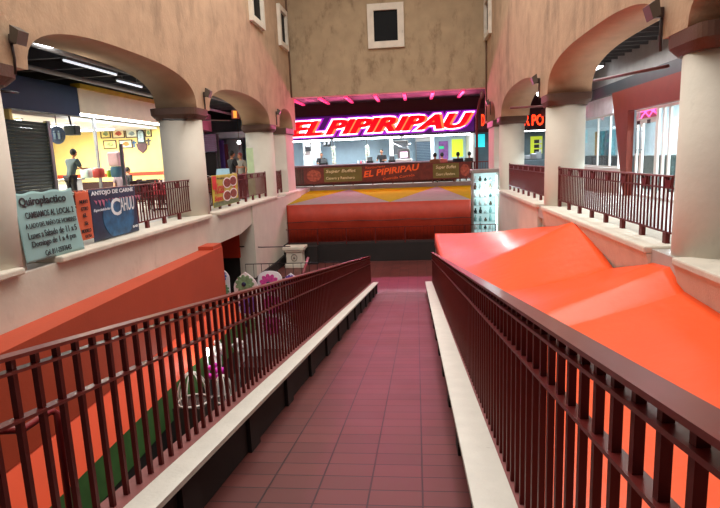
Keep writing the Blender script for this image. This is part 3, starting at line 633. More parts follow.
# stair flank (dark) rising to the platform
m = MB(); m.prism([(-5.38+0, LZ), (-3.9, LZ), (-3.9, -1.8), (-4.4, -1.8), (-4.7, -1.95)], 21.0, 21.4, 'y'); struct(m.build('wall_stair_flank', DARK))
gr = thing('guard_grille', (-4.2, 16.3, LZ), 'thin wire guard fence at the left of the landing above the flower panels', 'fence')
for z in (LZ+.95, LZ+.5, LZ+.1): MB().box(-5.3, -1.55, 16.29, 16.31, z-.012, z+.012).build('rail', BLK, gr)
for i in range(16): MB().box(-5.3+i*.25-.007, -5.3+i*.25+.007, 16.295, 16.305, LZ, LZ+.95).build('bar', BLK, gr)
cb = MB().tube([PX(239, 246.5, y=17.5), PX(262, 247.2, y=18), PX(290, 246.5, y=19.5)], .02, 6).build('steel_cable', BLK); tag(cb, 'dark horizontal pipe running along the white wall to the pedestal', 'pipe')
rr = MB().tube([PX(303, 274, y=17.0), PX(308, 258, y=18.2)], .05, 8).build('stair_handrail', mat('red_rail', '#7a2630', .4)); tag(rr, 'short red sloping handrail near the stone pedestal', 'handrail')
# near red pipe handrail behind the left railing
hp = [PX(-10, 431, y=2.6), PX(22, 430, y=2.8), PX(48, 413, y=3.1), PX(53, 411, y=3.15), PX(57, 414, y=3.15), PX(58, 422, y=3.15)]
base = hp[-1].copy(); base.z = ZR(3.15)-1.3
ph = MB().tube([Vector(p_) for p_ in hp]+[Vector((base.x-.02, base.y, base.z))], .022, 8).build('pipe_handrail', mat('red_pipe', '#7d1f20', .35)); tag(ph, 'bent dark red pipe handrail just outside the left ramp railing', 'handrail')
# recess: dark opening and orange sheet beneath the left arcade
struct(BOX(-7.5, -7.3, -1.5, 21.4, G, HF-.3).build('wall_recess_back', DARK)); struct(BOX(-7.3, LX-.5, 17.62, 17.8, G, HF-.31).build('wall_recess_end', DARK))
q = [PX(243, 291, x=LX+.08), PX(262, 272, x=LX+.08), PX(276, 262, x=LX+.08), PX(292, 248, x=LX+.08)]
m = MB(); m.prism([(p_.y, p_.z) for p_ in q]+[(q[-1].y, G+.01), (q[0].y, G+.01)], LX+.07, LX+.16, 'x'); struct(m.build('trim_stair_flank', DARK))
tag(MB().box(PX(222, 250, y=17.5).x, PX(240, 250, y=17.5).x, 17.5, 17.54, PX(232, 258, y=17.5).z, -.5).build('orange_sheet', ORANGE_D), 'orange sheet hanging in the dark recess under the left arcade', 'sheet')

# flower panels and party goods on the lower floor
FC = {'pink': '#d4479a', 'purple': '#6a4fa8', 'green': '#7ba37c', 'blue': '#4a6fb8', 'white': '#f2f0f4', 'dark': '#20264a'}
def flower(m, cx, y, cz, R, n, ph=0):
    for k in range(n):
        a = ph+2*math.pi*k/n; ux, uz = math.cos(a), math.sin(a); pts = []
        for t in range(10):
            b = 2*math.pi*t/10; l_ = R*.55+R*.45*math.cos(b); w_ = R*.24*math.sin(b); pts.append((cx+ux*l_-uz*w_, cz+uz*l_+ux*w_))
        m.prism(pts, y-.012-.002*k, y-.001, 'y')
def panel(px0, px1, pyt, y, c1, c2, lab, zb=G):
    A = PX(px0, pyt+18, y=y); B = PX(px1, pyt+18, y=y); T_ = PX((px0+px1)/2, pyt, y=y).z; x0, x1 = A.x, B.x; cx = (x0+x1)/2; w_ = (x1-x0)/2
    t = thing('floral_board', (cx, y, zb), lab, 'display board', None)
    top = T_; pts = [(x0+w_*.15, zb), (x1-w_*.15, zb)]
    for i in range(17):
        q_ = (i-8)/8; tt = 1-abs(q_); pts.append((cx-w_*(1-tt**(1.9 if c1 != 'pink' else 3.2))*(1 if q_ >= 0 else -1)*-1*-1 if i != 8 else cx, top-w_*1.25+w_*1.25*(tt if c1 != 'pink' else math.sin(tt*math.pi/2))))
    pts = pts[:2]+[(2*cx-p_[0], p_[1]) for p_ in pts[2:]] if pts[2][0] < cx else pts
    MB().prism(pts, y, y+.03, 'y').build('board', mat('panel_white', '#f0eef2', .45, emit='#f0eef2', es=.0), t)
    z = top-w_*1.0; k = 0
    while z > zb+.4:
        m = MB(); flower(m, cx+(.03 if k % 2 else -.02), y, z, w_*.8, 11, k*.3); m.build('blossom', mat('petal_'+(c1 if k % 2 == 0 else c2), FC[c1 if k % 2 == 0 else c2], .5, var=.3, scale=12), t)
        m = MB(); m.ball((cx+(.05 if k % 2 else -.04), y-.03, z), w_*.2, 8, (1, .4, 1)); m.build('blossom_centre', mat('petal_dark', FC['dark'], .5), t)
        z -= w_*1.7; k += 1
    return t
panel(214, 230, 268, 14.8, 'blue', 'green', 'white flower panel half hidden behind the orange parapet end')
panel(234, 258, 272, 14.0, 'green', 'purple', 'white pointed panel with green and purple flower, second from left')
panel(258, 283, 271, 14.6, 'pink', 'pink', 'rounded white panel with a big pink flower')
panel(284, 299, 273, 15.2, 'purple', 'green', 'smallest pointed white panel, right of the pink flower one')
gl = thing('globe_lamp', tuple(PX(207, 354, y=10.6)), 'small glowing white globe lamp among the party goods behind the left railing', 'lamp')
p = PX(207, 352, y=10.6); MB().ball(p, .09, 16).build('globe', emis('globe', '#fffff0', 6), gl); MB().tube([(p.x, p.y, G), (p.x, p.y, p.z-.08)], .02, 8).lathe([(.16, 0), (.12, .04)], (p.x, p.y, G), 16).build('stand', STEEL, gl)
l = bpy.data.lights.new('globe_glow', 'POINT'); l.energy = 5; l.shadow_soft_size = .1; o = bpy.data.objects.new('globe_glow', l); COL.objects.link(o); o.parent = gl; o.location = (0, -.2, .1)
def cage(px, py, y, R, H, lab):
    p = PX(px, py, y=y); t = thing('wire_dome', (p.x, y, p.z-H), lab, 'wire basket'); m = MB()
    for k in range(12):
        a = 2*math.pi*k/12; m.tube([(p.x+R*math.cos(a)*math.sin(q), y+R*math.sin(a)*math.sin(q), p.z-H+H*math.cos(q)) for q in [i*math.pi/2/8 for i in range(9)]], .012, 5)
    m.build('wires', PLASTW, t); MB().tube([(p.x+R*math.cos(i*math.pi/12), y+R*math.sin(i*math.pi/12), p.z-H) for i in range(25)], .02, 6).build('rim', PLASTW, t)
    MB().box(p.x-R, p.x+R, y-R, y+R, G, p.z-H-.02).build('plinth', mat('dark_plinth', '#3a302c', .6), t); return t
cage(191, 372, 9.0, .28, .55, 'white wire dome basket on a dark plinth behind the left railing')
cage(222, 375, 9.9, .2, .5, 'smaller white wire dome basket nearer the globe lamp')
for k, (px, py, y, c_, lab) in enumerate(((217, 372, 10.4, '#e02fc0', 'magenta flower bouquet beside the globe lamp'), (216, 350, 10.9, '#f2f2ee', 'white flower bouquet above the magenta one'), (240, 345, 12.4, '#f4f4f6', 'white flower bouquet in front of the tall panels'), (285, 325, 14.4, '#e8e8f0', 'white flower bouquet right of the tall panels'), (282, 306, 14.7, '#7a3a4a', 'dusky red bouquet at the far end behind the left railing'))):
    p = PX(px, py, y=y); t = thing('flower_bouquet', (p.x, y, G), lab, 'bouquet'); m = MB(); rnd = random.Random(k)
    for i in range(26):
        v = Vector((rnd.gauss(0, 1), rnd.gauss(0, 1), rnd.gauss(0, 1))).normalized()*.17*rnd.uniform(.6, 1); m.ball((p.x+v.x, y+v.y, p.z+v.z), .055, 7)
    m.build('blossoms', mat('bq%d' % k, c_, .5, var=.25, scale=14), t); MB().lathe([(.16, 0), (.11, .1), (.08, .5), (.1, p.z-G-.12)], (p.x, y, G), 14).build('vase', mat('vase', '#d9dce0', .3), t)
tag(MB().bbox(-4.0, -2.0, 11.3, 12.0, G, G+.75, .02).build('display_table', mat('dark_cloth', '#2a2326', .8)), 'dark cloth covered display table on the lower floor', 'table')

# ================================================================== WINDOWS and WALL LIGHTS
def wall_window(n, axis, r, plane, depth, sgn, pane):
    """square stone window surround; axis 'y' = on the back wall, 'x' = on a side wall. r = pixel rectangle corners"""
    (pa, pb) = r
    if axis == 'y':
        A, B = PX(*pa, y=plane), PX(*pb, y=plane); u0, u1, z0, z1 = A.x, B.x, B.z, A.z
        z0, z1 = min(z0, z1), max(z0, z1); f = (z1-z0)*.15
        def bx(m, a, b, c, d, p0, p1): m.box(a, b, plane-p1, plane-p0, c, d)
    else:
        A, B = PX(*pa, x=plane), PX(*pb, x=plane); u0, u1 = sorted((A.y, B.y)); z1 = A.z if pa[1] > 0 else A.z; z0 = min(A.z, B.z); z1 = z0+1.55; f = .2
        def bx(m, a, b, c, d, p0, p1): m.box(min(plane+sgn*p0, plane+sgn*p1), max(plane+sgn*p0, plane+sgn*p1), a, b, c, d)
    t = thing('window_%d' % n, (0, 0, 0), None, None); struct(t)
    m = MB(); bx(m, u0, u1, z1-f, z1, .001, depth); bx(m, u0, u1, z0, z0+f, .001, depth); bx(m, u0, u0+f, z0+f, z1-f, .001, depth); bx(m, u1-f, u1, z0+f, z1-f, .001, depth)
    m.build('window_surround', LEDGE, t)
    m = MB(); bx(m, u0+f, u1-f, z0+f, z1-f, .001, .02); m.build('window_pane', pane, t)
PANE = mat('dark_pane', '#0e1012', .6, var=.1, spec=.15)
wall_window(1, 'y', ((367, 5), (404.5, 47)), 24.9, .14, 1, PANE)
def side_window(n, px0, px1, pyb, X, sgn, h=1.6, y0=None, y1=None):
    A = PX(px0, pyb, x=X); B = PX(px1, pyb, x=X); y0 = y0 or min(A.y, B.y); y1 = y1 or max(A.y, B.y); z0 = A.z
    t = thing('window_%d' % n, (0, 0, 0), None, None); struct(t); f = .2; e = X+sgn*.13
    xa, xb = sorted((X+sgn*.001, e)); m = MB().box(xa, xb, y0, y1, z0, z0+f).box(xa, xb, y0, y1, z0+h-f, z0+h).box(xa, xb, y0, y0+f, z0+f, z0+h-f).box(xa, xb, y1-f, y1, z0+f, z0+h-f)
    m.build('window_surround', LEDGE, t); xa, xb = sorted((X+sgn*.001, X+sgn*.02)); MB().box(xa, xb, y0+f, y1-f, z0+f, z0+h-f).build('window_pane', PANE, t)
side_window(2, 248, 263, 19, LX, 1, y0=19.0, y1=20.6)
side_window(3, 276, 287, 43, LX, 1, y0=23.0, y1=24.4)
side_window(4, 491, 484, 34, RX, -1, y0=23.3, y1=24.8)
LAMPM = mat('lamp_housing', '#5d554c', .5, .3); LAMPD = mat('lamp_bracket', '#3a2a25', .5)
def floodlight(px, py, X, sgn, lab):
    p = PX(px, py, x=X); t = thing('wall_floodlight', tuple(p), lab, 'wall light'); e = X+sgn
    m = MB(); s = sgn
    m.hexa([(X+s*.07,p.y-.1,p.z-.08),(X+s*.16,p.y-.1,p.z-.13),(X+s*.16,p.y+.1,p.z-.13),(X+s*.07,p.y+.1,p.z-.08),(X+s*.1,p.y-.1,p.z+.12),(X+s*.22,p.y-.1,p.z+.04),(X+s*.22,p.y+.1,p.z+.04),(X+s*.1,p.y+.1,p.z+.12)])
    m.build('housing', LAMPM, t)
    MB().box(min(X+s*.01, X+s*.13), max(X+s*.01, X+s*.13), p.y-.03, p.y+.03, p.z-.1, p.z+.02).build('bracket', LAMPD, t)
    MB().tube([(X+s*.02, p.y, p.z-.08), (X+s*.02, p.y+.02, p.z-.3), (X+s*.015, p.y, p.z-.5)], .018, 6).build('cable', LAMPD, t)
for px, py, X, s, lab in ((9, 36, LX, 1, 'grey wall floodlight at the top left edge above the first capital'), (203, 93, LX, 1, 'grey wall floodlight between the two large left arches'), (275.5, 112, LX, 1, 'small floodlight near the far left corner beside the neon sign'),
                          (664, 9, RX, -1, 'grey wall floodlight at the top right above the nearest right capital'), (540, 79, RX, -1, 'grey wall floodlight between the two large right arches'), (491, 102, RX, -1, 'small floodlight near the far right corner')):
    floodlight(px, py, X, s, lab)
# drain streak conduits on the corners
tag(MB().tube([(LX+.03, 24.75, 4.3), (LX+.03, 24.75, 10.9)], .04, 8).build('drain_pipe', mat('pipe_brown', '#6a503d', .7)), 'thin brown downpipe in the far left corner of the courtyard', 'pipe')
tag(MB().tube([(RX-.03, 24.75, 2.9), (RX-.03, 24.75, 10.9)], .035, 8).build('drain_pipe', mat('pipe_brown', '#6a503d', .7)), 'thin brown downpipe in the far right corner of the courtyard', 'pipe')
for nm, A_, B_, lab in (('iron_tie_bar', PX(0, 91, x=LX-.5), PX(18, 93, x=LX-.5), 'thin iron bar across the nearest left column'), ('iron_tie_bar', PX(163, 119.5, x=LX-.1), PX(230, 120.5, x=LX-.6), 'thin iron bar across the second left column')):
    tag(MB().tube([A_, B_], .02, 6).build(nm, BLK), lab, 'bar')

# ================================================================== BANNERS on the left balustrade
def cloth_banner(name, y0, y1, z0, z1, X, mt, lab, waves=2.5, amp=.02, sag=.02, texts=(), grp=None, extra=None, tilt=0, lean=0):
    t = thing(name, (X, (y0+y1)/2, z0), lab, 'banner')
    W = lambda y, z: X+amp*math.sin((y-y0)*waves*2.1+z*1.3)+.4*amp*math.sin(z*7+y*3)+lean*(z1-z)/(z1-z0)
    ny, nz = 40, 24; m = MB(); m.smooth = True; vs = []
    for i in range(ny+1):
        for j in range(nz+1):
            y = y0+(y1-y0)*i/ny; v = j/nz; z = z0+(z1-z0)*v-(sag*math.sin(math.pi*i/ny*3)**2)*v+tilt*(i/ny-.5)*0
            vs.append((W(y, z), y, z))
    m.add(vs, [(i*(nz+1)+j, (i+1)*(nz+1)+j, (i+1)*(nz+1)+j+1, i*(nz+1)+j+1) for i in range(ny) for j in range(nz)])
    o = m.build('cloth', mt, t); sm = o.modifiers.new('t', 'SOLIDIFY'); sm.thickness = .004; sm.offset = -1
    for mname, items in texts:
        for body, u0, v0, w_, h_, sh, off in items:   # fractions of banner
            tm = MB(); text_into(tm, body, (lambda u, v, e, u0=u0, v0=v0: (lambda y, z: (W(y, z)+.011+e, y, z))(y0+u0*(y1-y0)+u, z0+v0*(z1-z0)+v)), w_*(y1-y0), h_*(z1-z0), shear=sh, offset=off, extrude=.004)
            if tm.v: tm.build('lettering', mname, t)
    if extra: extra(t, W, y0, y1, z0, z1)
    for yy in (y0+.02, y1-.02): MB().tube([(W(yy, z1-.03), yy, z1-.03), (X-.14, yy, z1+.02)], .006, 5).build('tie', PLASTW, t)
    return t
BX = LX-.18
def yz(px, py): p = PX(px, py, x=BX); return p.y, p.z
INK = mat('black_ink', '#1c2023', .6); WINK = mat('white_ink', '#e8eef2', .6)
a, b = yz(12, 240), yz(73.5, 190)
cloth_banner('clinic_banner', 7.02, 8.36, .245, 1.235, LX-.1, mat('teal_cloth', '#8fb4b4', .7, var=.05), 'large pale teal banner with black lettering starting Quiroplactico, hung on the near left balustrade', lean=.1, texts=(
    (INK, [('Quiroplactico', .08, .77, .76, .15, 0, .025), ('CAMBIAMOS AL LOCAL 2', .12, .62, .82, .09, 0, .012), ('A LADO DEL BAÑO DE HOMBRES', .08, .48, .88, .085, 0, .006),
           ('Lunes a Sabado de 11 a 5', .09, .33, .84, .095, 0, .01), ('Domingo de 1 a 4 pm', .12, .185, .76, .11, 0, .015), ('Cel. 811-2597643', .3, .05, .46, .08, 0, .01)]),), amp=.012, sag=.025)
y0, _ = yz(73.5, 200); y1, _ = yz(89.5, 200)
OINK = mat('orange_print', '#d0603a', .6, var=.08)
cloth_banner('price_banner', y0+.03, y1, .34, 1.17, BX, OINK, 'narrow orange banner with short black words between the teal and blue banners', texts=(
    (INK, [('NUEVO', .2, .74, .6, .07, 0, .03), ('OTRO', .25, .6, .5, .07, 0, .03), ('6L', .35, .46, .25, .08, 0, .03), ('5k', .4, .3, .25, .07, 0, .03), ('MODELO', .15, .15, .65, .07, 0, .03), ('EXTRA', .35, .04, .45, .06, 0, .02)]),), amp=.012, sag=.02)
y0, _ = yz(90, 210); y1, _ = yz(136, 200)
def disc(t, W, y0, y1, z0, z1):
    m = MB(); pts = [((y0+y1)/2+.1+.55*math.cos(i*math.pi/20), max(z0+.02, min(z1-.2, z0+.38+.42*math.sin(i*math.pi/20)))) for i in range(40)]
    m.prism(pts, BX+.0045, BX+.008, 'x'); m.build('round_picture', mat('blue_glow_print', '#1f5f88', .5, var=.4, scale=6), t)
    m = MB()
    for k in range(14):
        q = y0+.12+.13*k*.9; m.prism([(q, z1-.18), (q+.09, z1-.2), (q+.07, z1-.26-.04*(k % 3))], BX+.0045, BX+.008, 'x')
    m.build('pink_splash', mat('pink_print', '#c2708c', .6), t)
cloth_banner('dark_blue_banner', y0+.02, y1, .26, 1.16, BX, mat('midnight_print', '#14304c', .5, var=.4, scale=3), 'dark blue banner with big white CAHUU lettering on the left balustrade', texts=(
    (WINK, [('ANTOJO DE CARNE', .03, .87, .9, .10, 0, .03), ('C', .40, .44, .2, .34, 0, .02), ('AHUU', .60, .50, .32, .28, 0, .01), ('Especialidades', .04, .56, .34, .07, .3, 0), ('BAR', .84, .1, .12, .05, 0, .02)]),), amp=.002, sag=0, extra=disc)
y0 = 14.75; y1, _ = yz(238, 190)
def bowls(t, W, y0, y1, z0, z1):
    for (u, v) in ((.55, .72), (.8, .76), (.52, .3), (.78, .34)):
        cy, cz = y0+u*(y1-y0), z0+v*(z1-z0)
        MB().prism([(cy+.36*math.cos(i*math.pi/14), cz+.16*math.sin(i*math.pi/14)) for i in range(28)], BX+.012, BX+.017, 'x').build('bowl_rim', WHITE, t)
        MB().prism([(cy+.29*math.cos(i*math.pi/14), cz+.125*math.sin(i*math.pi/14)) for i in range(28)], BX+.017, BX+.02, 'x').build('bowl_food', mat('food_print', '#7c3c24', .6, var=.6, scale=14), t)
    MB().box(BX+.012, BX+.016, y0+.02, y0+.35, z0+.5, z1-.02).build('red_block', mat('red_print', '#d8352a', .6), t)
    MB().box(BX+.012, BX+.016, y1-.45, y1-.3, z0+.25, z1-.05).build('red_block', mat('red_print', '#d8352a', .6), t)
    MB().box(BX+.011, BX+.014, y0+.02, y1-.02, z0+.01, z0+.14).build('green_strip', mat('green_print', '#5b7048', .6, var=.3, scale=6), t)
cloth_banner('yellow_food_banner', y0, y1, .33, 1.22, BX, mat('yellow_print', '#b8ae3c', .6, var=.2, scale=2), 'yellow banner with four bowls of food on the second left balustrade', texts=(
    (mat('red_ink', '#c8362a', .6), [('Ricas', .08, .42, .34, .34, .2, .02), ('Sopas', .05, .15, .3, .2, .2, .02)]), (INK, [('Antojitos', .18, .84, .28, .09, 0, .01)])), amp=.008, sag=0, extra=bowls)

# ================================================================== PEOPLE
SKIN = mat('skin', '#b47d5c', .55, var=.05)
def skin_mesh(verts, edges):
    me = bpy.data.meshes.new('sk'); me.from_pydata([v[0] for v in verts], edges, []); o = bpy.data.objects.new('sk', me); COL.objects.link(o)
    md = o.modifiers.new('s', 'SKIN'); md.use_smooth_shade = True
    for i, v in enumerate(verts):
        r = v[1]; me.skin_vertices[0].data[i].radius = (r, r) if not isinstance(r, tuple) else r
    me.skin_vertices[0].data[0].use_root = True
    o.modifiers.new('u', 'SUBSURF').levels = 2
    bpy.context.view_layer.update()
    r = bpy.data.meshes.new_from_object(o.evaluated_get(bpy.context.evaluated_depsgraph_get())); bpy.data.objects.remove(o, do_unlink=True)
    vs = [v.co.copy() for v in r.vertices]; fs = [list(p.vertices) for p in r.polygons]; bpy.data.meshes.remove(r); return vs, fs
def person(x, y, z, rz, lab, top='#1b1b1e', trousers='#26262c', hair='#15110f', sit=False, bend=0, arms='down', h=1.68, cap=None, grp=None, apron=None):
    t = thing('person', (x, y, z), lab, 'person')
    k = h/1.7; S_ = (-.42 if sit else 0)   # local frame: faces -y
    hip = Vector((0, 0, .92*k+S_)); fb = Vector((0, -math.sin(bend), math.cos(bend)))
    sp = hip+fb*.26*k; ch = hip+fb*.45*k; nk = hip+fb*.58*k; hd = nk+Vector((0, -.03-.05*math.sin(bend), .1))*k
    def arm(s):
        sh = ch+Vector((.19*s, 0, .06))*k
        if arms == 'down': el = sh+Vector((.05*s, .03, -.28))*k; wr = el+Vector((0, -.06, -.25))*k
        else: el = sh+Vector((.06*s, -.08, -.25))*k; wr = el+Vector((-.06*s, -.23, .02))*k
        return sh, el, wr
    def leg(s):
        a = hip+Vector((.095*s, 0, -.03))*k
        if sit: kn = a+Vector((.02*s, -.42, 0))*k; an = kn+Vector((0, .02, -.42))*k
        else: kn = a+Vector((.01*s, -.02, -.42))*k; an = kn+Vector((0, .02, -.4))*k
        return a, kn, an, an+Vector((0, -.15, -.05))*k
    V = [(hip, (.13, .1)), (sp, (.125, .095)), (ch, (.15, .1)), (nk, .055), (nk+Vector((0, -.01, .06)), .05)]
    E = [(0, 1), (1, 2), (2, 3), (3, 4)]
    hands = MB(); hands.smooth = True
    for s in (-1, 1):
        sh, el, wr = arm(s); b = len(V); V += [(sh, .055), (el, .042), (wr, .028), (wr+(wr-el).normalized()*.06, .034)]; E += [(2, b), (b, b+1), (b+1, b+2), (b+2, b+3)]
        dr = (wr-el).normalized(); pm = wr+dr*.07; sd = Vector((0, -1, 0)) if arms == 'down' else Vector((1, 0, 0))
        for q in range(4):
            st = pm+sd*(q-1.5)*.018; ln = (.075, .085, .08, .06)[q]; hands.tube([st, st+dr*ln*.6, st+dr*ln+Vector((-.012*s, -.01, -.012))], [.009, .0085, .007], 6)
        st = wr+dr*.03; hands.tube([st, st+sd*-.04*s*(1 if arms != 'down' else -1)+dr*.03, st+dr*.065+sd*-.045*s*(1 if arms != 'down' else -1)], [.011, .01, .008], 6)
        a, kn, an, ft = leg(s); b = len(V); V += [(a, .085), (kn, .055), (an, .036), (ft, .035)]; E += [(0, b), (b, b+1), (b+1, b+2), (b+2, b+3)]
    vs, fs = skin_mesh([(tuple(v), r) for v, r in V], E)
    m = MB(); m.add(vs, fs, True)
    m.add(hands.v, hands.f, True); H = hd+Vector((0, 0, .06))
    m.ball(H, .1*k, 14, (.78, .92, 1.12)); m.ball(H+Vector((0, -.092, -.012))*k, .018, 6, (.8, 1, 1.3)); m.ball(H+Vector((.08, 0, -.01))*k, .022, 6, (.4, .8, 1.2)); m.ball(H+Vector((-.08, 0, -.01))*k, .022, 6, (.4, .8, 1.2))
    body = m.build('body', SKIN); body.location = (0, 0, 0); me = body.data
    off = Vector(body['o_'])
    for v in me.vertices: v.co += off
    body.parent = t
    # face: eyes and mouth
    m = MB()
    for s in (-1, 1): m.ball(H+Vector((.03*s, -.088, .015))*k, .011, 6)
    m.box(H.x-.022, H.x+.022, H.y-.094*k, H.y-.084*k, H.z-.052, H.z-.046)
    def child(mb, name, mt):
        o = mb.build(name, mt, None, origin=(0, 0, 0)); o.location = (0, 0, 0); o.parent = t; return o
    child(m, 'face', mat('eye_dark', '#2a1a18', .4))
    m = MB(); m.ball(H+Vector((0, .018, .03))*k, .106*k, 14, (.84, .92, 1.05)); child(m, 'hair' if not cap else 'cap', mat('hair'+(cap or hair), cap or hair, .7))
    # clothes: shirt and trousers grown from the same skeleton, slightly larger
    V2 = [(hip-Vector((0, 0, .02)), (.15, .12)), (sp, (.145, .115)), (ch, (.185, .135)), (ch+fb*.1*k, .1)]; E2 = [(0, 1), (1, 2), (2, 3)]
    for s in (-1, 1):
        sh, el, wr = arm(s); b = len(V2); V2 += [(sh, .088), (sh.lerp(el, .8), .064)]; E2 += [(2, b), (b, b+1)]
    vs, fs = skin_mesh([(tuple(v), r) for v, r in V2], E2); m = MB(); m.add(vs, fs, True); child(m, 'shirt', mat('cloth'+top, top, .8))
    V3 = [(hip, (.14, .11))]; E3 = []
    for s in (-1, 1):
        a, kn, an, ft = leg(s); b = len(V3); V3 += [(a, .1), (kn, .07), (an, .055)]; E3 += [(0, b), (b, b+1), (b+1, b+2)]
    vs, fs = skin_mesh([(tuple(v), r) for v, r in V3], E3); m = MB(); m.add(vs, fs, True); child(m, 'trousers', mat('cloth'+trousers, trousers, .8))
    m = MB()
    for s in (-1, 1):
        a, kn, an, ft = leg(s); m.ball(an+Vector((0, -.07, -.05))*k, .075, 10, (.6, 1.5, .6))
    child(m, 'shoes', BLK)
    if apron:
        m = MB(); m.hexa([tuple(hip+Vector(q)) for q in ((-.14,-.16,-.3),(.14,-.16,-.3),(.14,-.14,-.3),(-.14,-.14,-.3),(-.12,-.17,.4),(.12,-.17,.4),(.12,-.15,.4),(-.12,-.15,.4))]); child(m, 'apron', WHITE)
    t.rotation_euler = (0, 0, rz)
    return t

# ================================================================== LEFT HALL
SX = -10.2                               # shop front line
def sz(px, py): p = PX(px, py, x=SX); return p.y, p.z
def on_shop(y0, y1, z0, z1, dx=.1, x=SX): return MB().box(x-dx, x, y0, y1, z0, z1)
ys0, ys1 = sz(10, 150)[0], sz(49, 150)[0]; ye = sz(72, 100)[0]
rsh = thing('roller_shutter', (SX, (ys0+ys1)/2, HF), 'closed dark roller shutter beneath the navy fascia, left hall', 'shutter')
m = MB()
for i in range(30): m.add([(SX, 10.5, HF+i*.09), (SX, ys1, HF+i*.09), (SX+.03, ys1, HF+.045+i*.09), (SX+.03, 10.5, HF+.045+i*.09), (SX, ys1, HF+.088+i*.09), (SX, 10.5, HF+.088+i*.09)], [(0,1,2,3), (3,2,4,5)])
m.build('slats', SHUT, rsh); on_shop(ys1, ys1+.12, HF, 2.9, .12, SX+.06).build('guide', GREY, rsh)
NZ = sz(60, 115)[1]
nf = on_shop(10.5, ye, NZ, 3.95, .25, SX+.2).build('shop_fascia', NAVY); tag(nf, 'plain dark navy fascia above the closed shutter, left hall', 'fascia')
ye2 = 22.3
bf = thing('shop_fascia', (SX, 19, 2.8), 'pale beige fascia above the open yellow-walled restaurant, left hall', 'fascia')
zt0 = sz(73, 89)[1]; zbt = sz(120, 119)[1]
on_shop(ye, ye2, zbt, zt0, .25, SX+.22).build('board', BEIGE, bf); on_shop(ye, ye2, zt0+.001, zt0+.14, .3, SX+.3).build('yellow_trim', mat('yellow_trim', '#c9a52a', .5), bf)
pf = thing('shop_fascia', (SX, 25.5, 2.8), 'pink-lit rounded fascia of the far left shop, behind the second left column', 'fascia')
m = MB(); m.prism([(SX-.1, 22.35), (SX+.22, 22.35), (SX+.25, 26.5), (SX+.1, 27.4), (SX-.5, 28)], zbt-.05, zt0+.05, 'z'); m.build('board', PINK_LIT, pf)
# restaurant room
RY = 22.2
struct(BOX(-15.2, SX-.05, RY, RY+.1, HF, 4.3).build('wall_yellow_restaurant', YELLOWW))
struct(BOX(-15.2, SX, 13.4, 13.5, HF, 4.3).build('wall_restaurant_near', YELLOWW))
struct(BOX(-15.19, SX-.3, 13.5, RY, 3.05, 3.15).build('ceiling_restaurant', WHITE))
tag(BOX(-15.1, SX-.1, RY-.02, RY-.001, 1.2, 1.34).build('dado_stripe', mat('red_stripe', '#c8452a', .5)), 'red painted stripe along the yellow restaurant wall', 'stripe')
tag(BOX(-15.1, SX-.1, RY-.05, RY-.001, HF, 1.0).build('dado_board', mat('red_dado', '#3d2420', .5)), 'brown-red boarding at the foot of the yellow restaurant wall', 'boarding')
def pic(px0, py0, px1, py1, c1, c2, lab):
    x0, x1, z0, z1 = rect(RY-.03, px0, py0, px1, py1); t = thing('framed_picture', ((x0+x1)/2, RY-.03, z0), lab, 'picture'); f = .035
    MB().box(x0, x1, RY-.05, RY-.005, z0, z0+f).box(x0, x1, RY-.05, RY-.005, z1-f, z1).box(x0, x0+f, RY-.05, RY-.005, z0+f, z1-f).box(x1-f, x1, RY-.05, RY-.005, z0+f, z1-f).build('frame', WOOD, t)
    MB().box(x0+f, x1-f, RY-.025, RY-.005, z0+f, z1-f).build('mount', mat('mount'+c1, c1, .6), t)
    MB().prism([((x0+x1)/2+(x1-x0)*.3*math.cos(i*math.pi/5+.3)*(1 if i % 2 else .75), (z0+z1)/2+(z1-z0)*.26*math.sin(i*math.pi/5+.3)*(1 if i % 3 else .7)) for i in range(10)], RY-.032, RY-.025, 'y').build('print', mat('print'+c2, c2, .6, var=.5, scale=9), t)
pic(101, 129, 110, 138.5, '#e9d98a', '#8a9a6a', 'framed picture at the left end of the top row on the yellow wall')
pic(112.5, 128.5, 124, 138.5, '#f3e6b4', '#b5523c', 'framed picture with red print, second in the top row on the yellow wall')
pic(126, 129, 137, 138, '#e8ecd8', '#9ab0b4', 'pale framed picture, third in the top row on the yellow wall')
pic(145.5, 128.5, 151, 137, '#e8e0a0', '#7fa06a', 'narrow framed picture right of the surfboard shape on the yellow wall')
pic(104, 140, 116, 149, '#efdc90', '#9aa56a', 'framed picture below, left one of the lower row on the yellow wall')
pic(119.5, 139.5, 132, 148.5, '#dce6c0', '#c9783a', 'framed picture with orange and green print, right one of the lower row')
x0, x1, z0, z1 = rect(RY-.04, 138, 129, 144, 145)
sb = thing('wall_ornament', ((x0+x1)/2, RY-.04, z0), 'tall rounded dark and pale ornament with a shield below on the yellow wall', 'ornament')
cx, rr_ = (x0+x1)/2, (x1-x0)/2
MB().prism([(cx+rr_*math.cos(a_*math.pi/10), z1-rr_+rr_*math.sin(a_*math.pi/10)) for a_ in range(11)]+[(cx-rr_, z0+.05), (cx+rr_, z0+.05)], RY-.06, RY-.005, 'y').build('dark_rim', BLK, sb)
MB().prism([(cx+rr_*.7*math.cos(a_*math.pi/10), z1-rr_+rr_*.7*math.sin(a_*math.pi/10)) for a_ in range(11)]+[(cx-rr_*.7, z0+.12), (cx+rr_*.7, z0+.12)], RY-.07, RY-.06, 'y').build('pale_face', mat('orn_face', '#a9c4cc', .4, var=.4, scale=10), sb)
MB().prism([(cx-rr_*1.4, z0+.05), (cx-rr_*1.1, z0-.18), (cx, z0-.34), (cx+rr_*1.1, z0-.18), (cx+rr_*1.4, z0+.05)], RY-.06, RY-.005, 'y').build('shield', mat('shield', '#5a3038', .5, var=.3), sb)
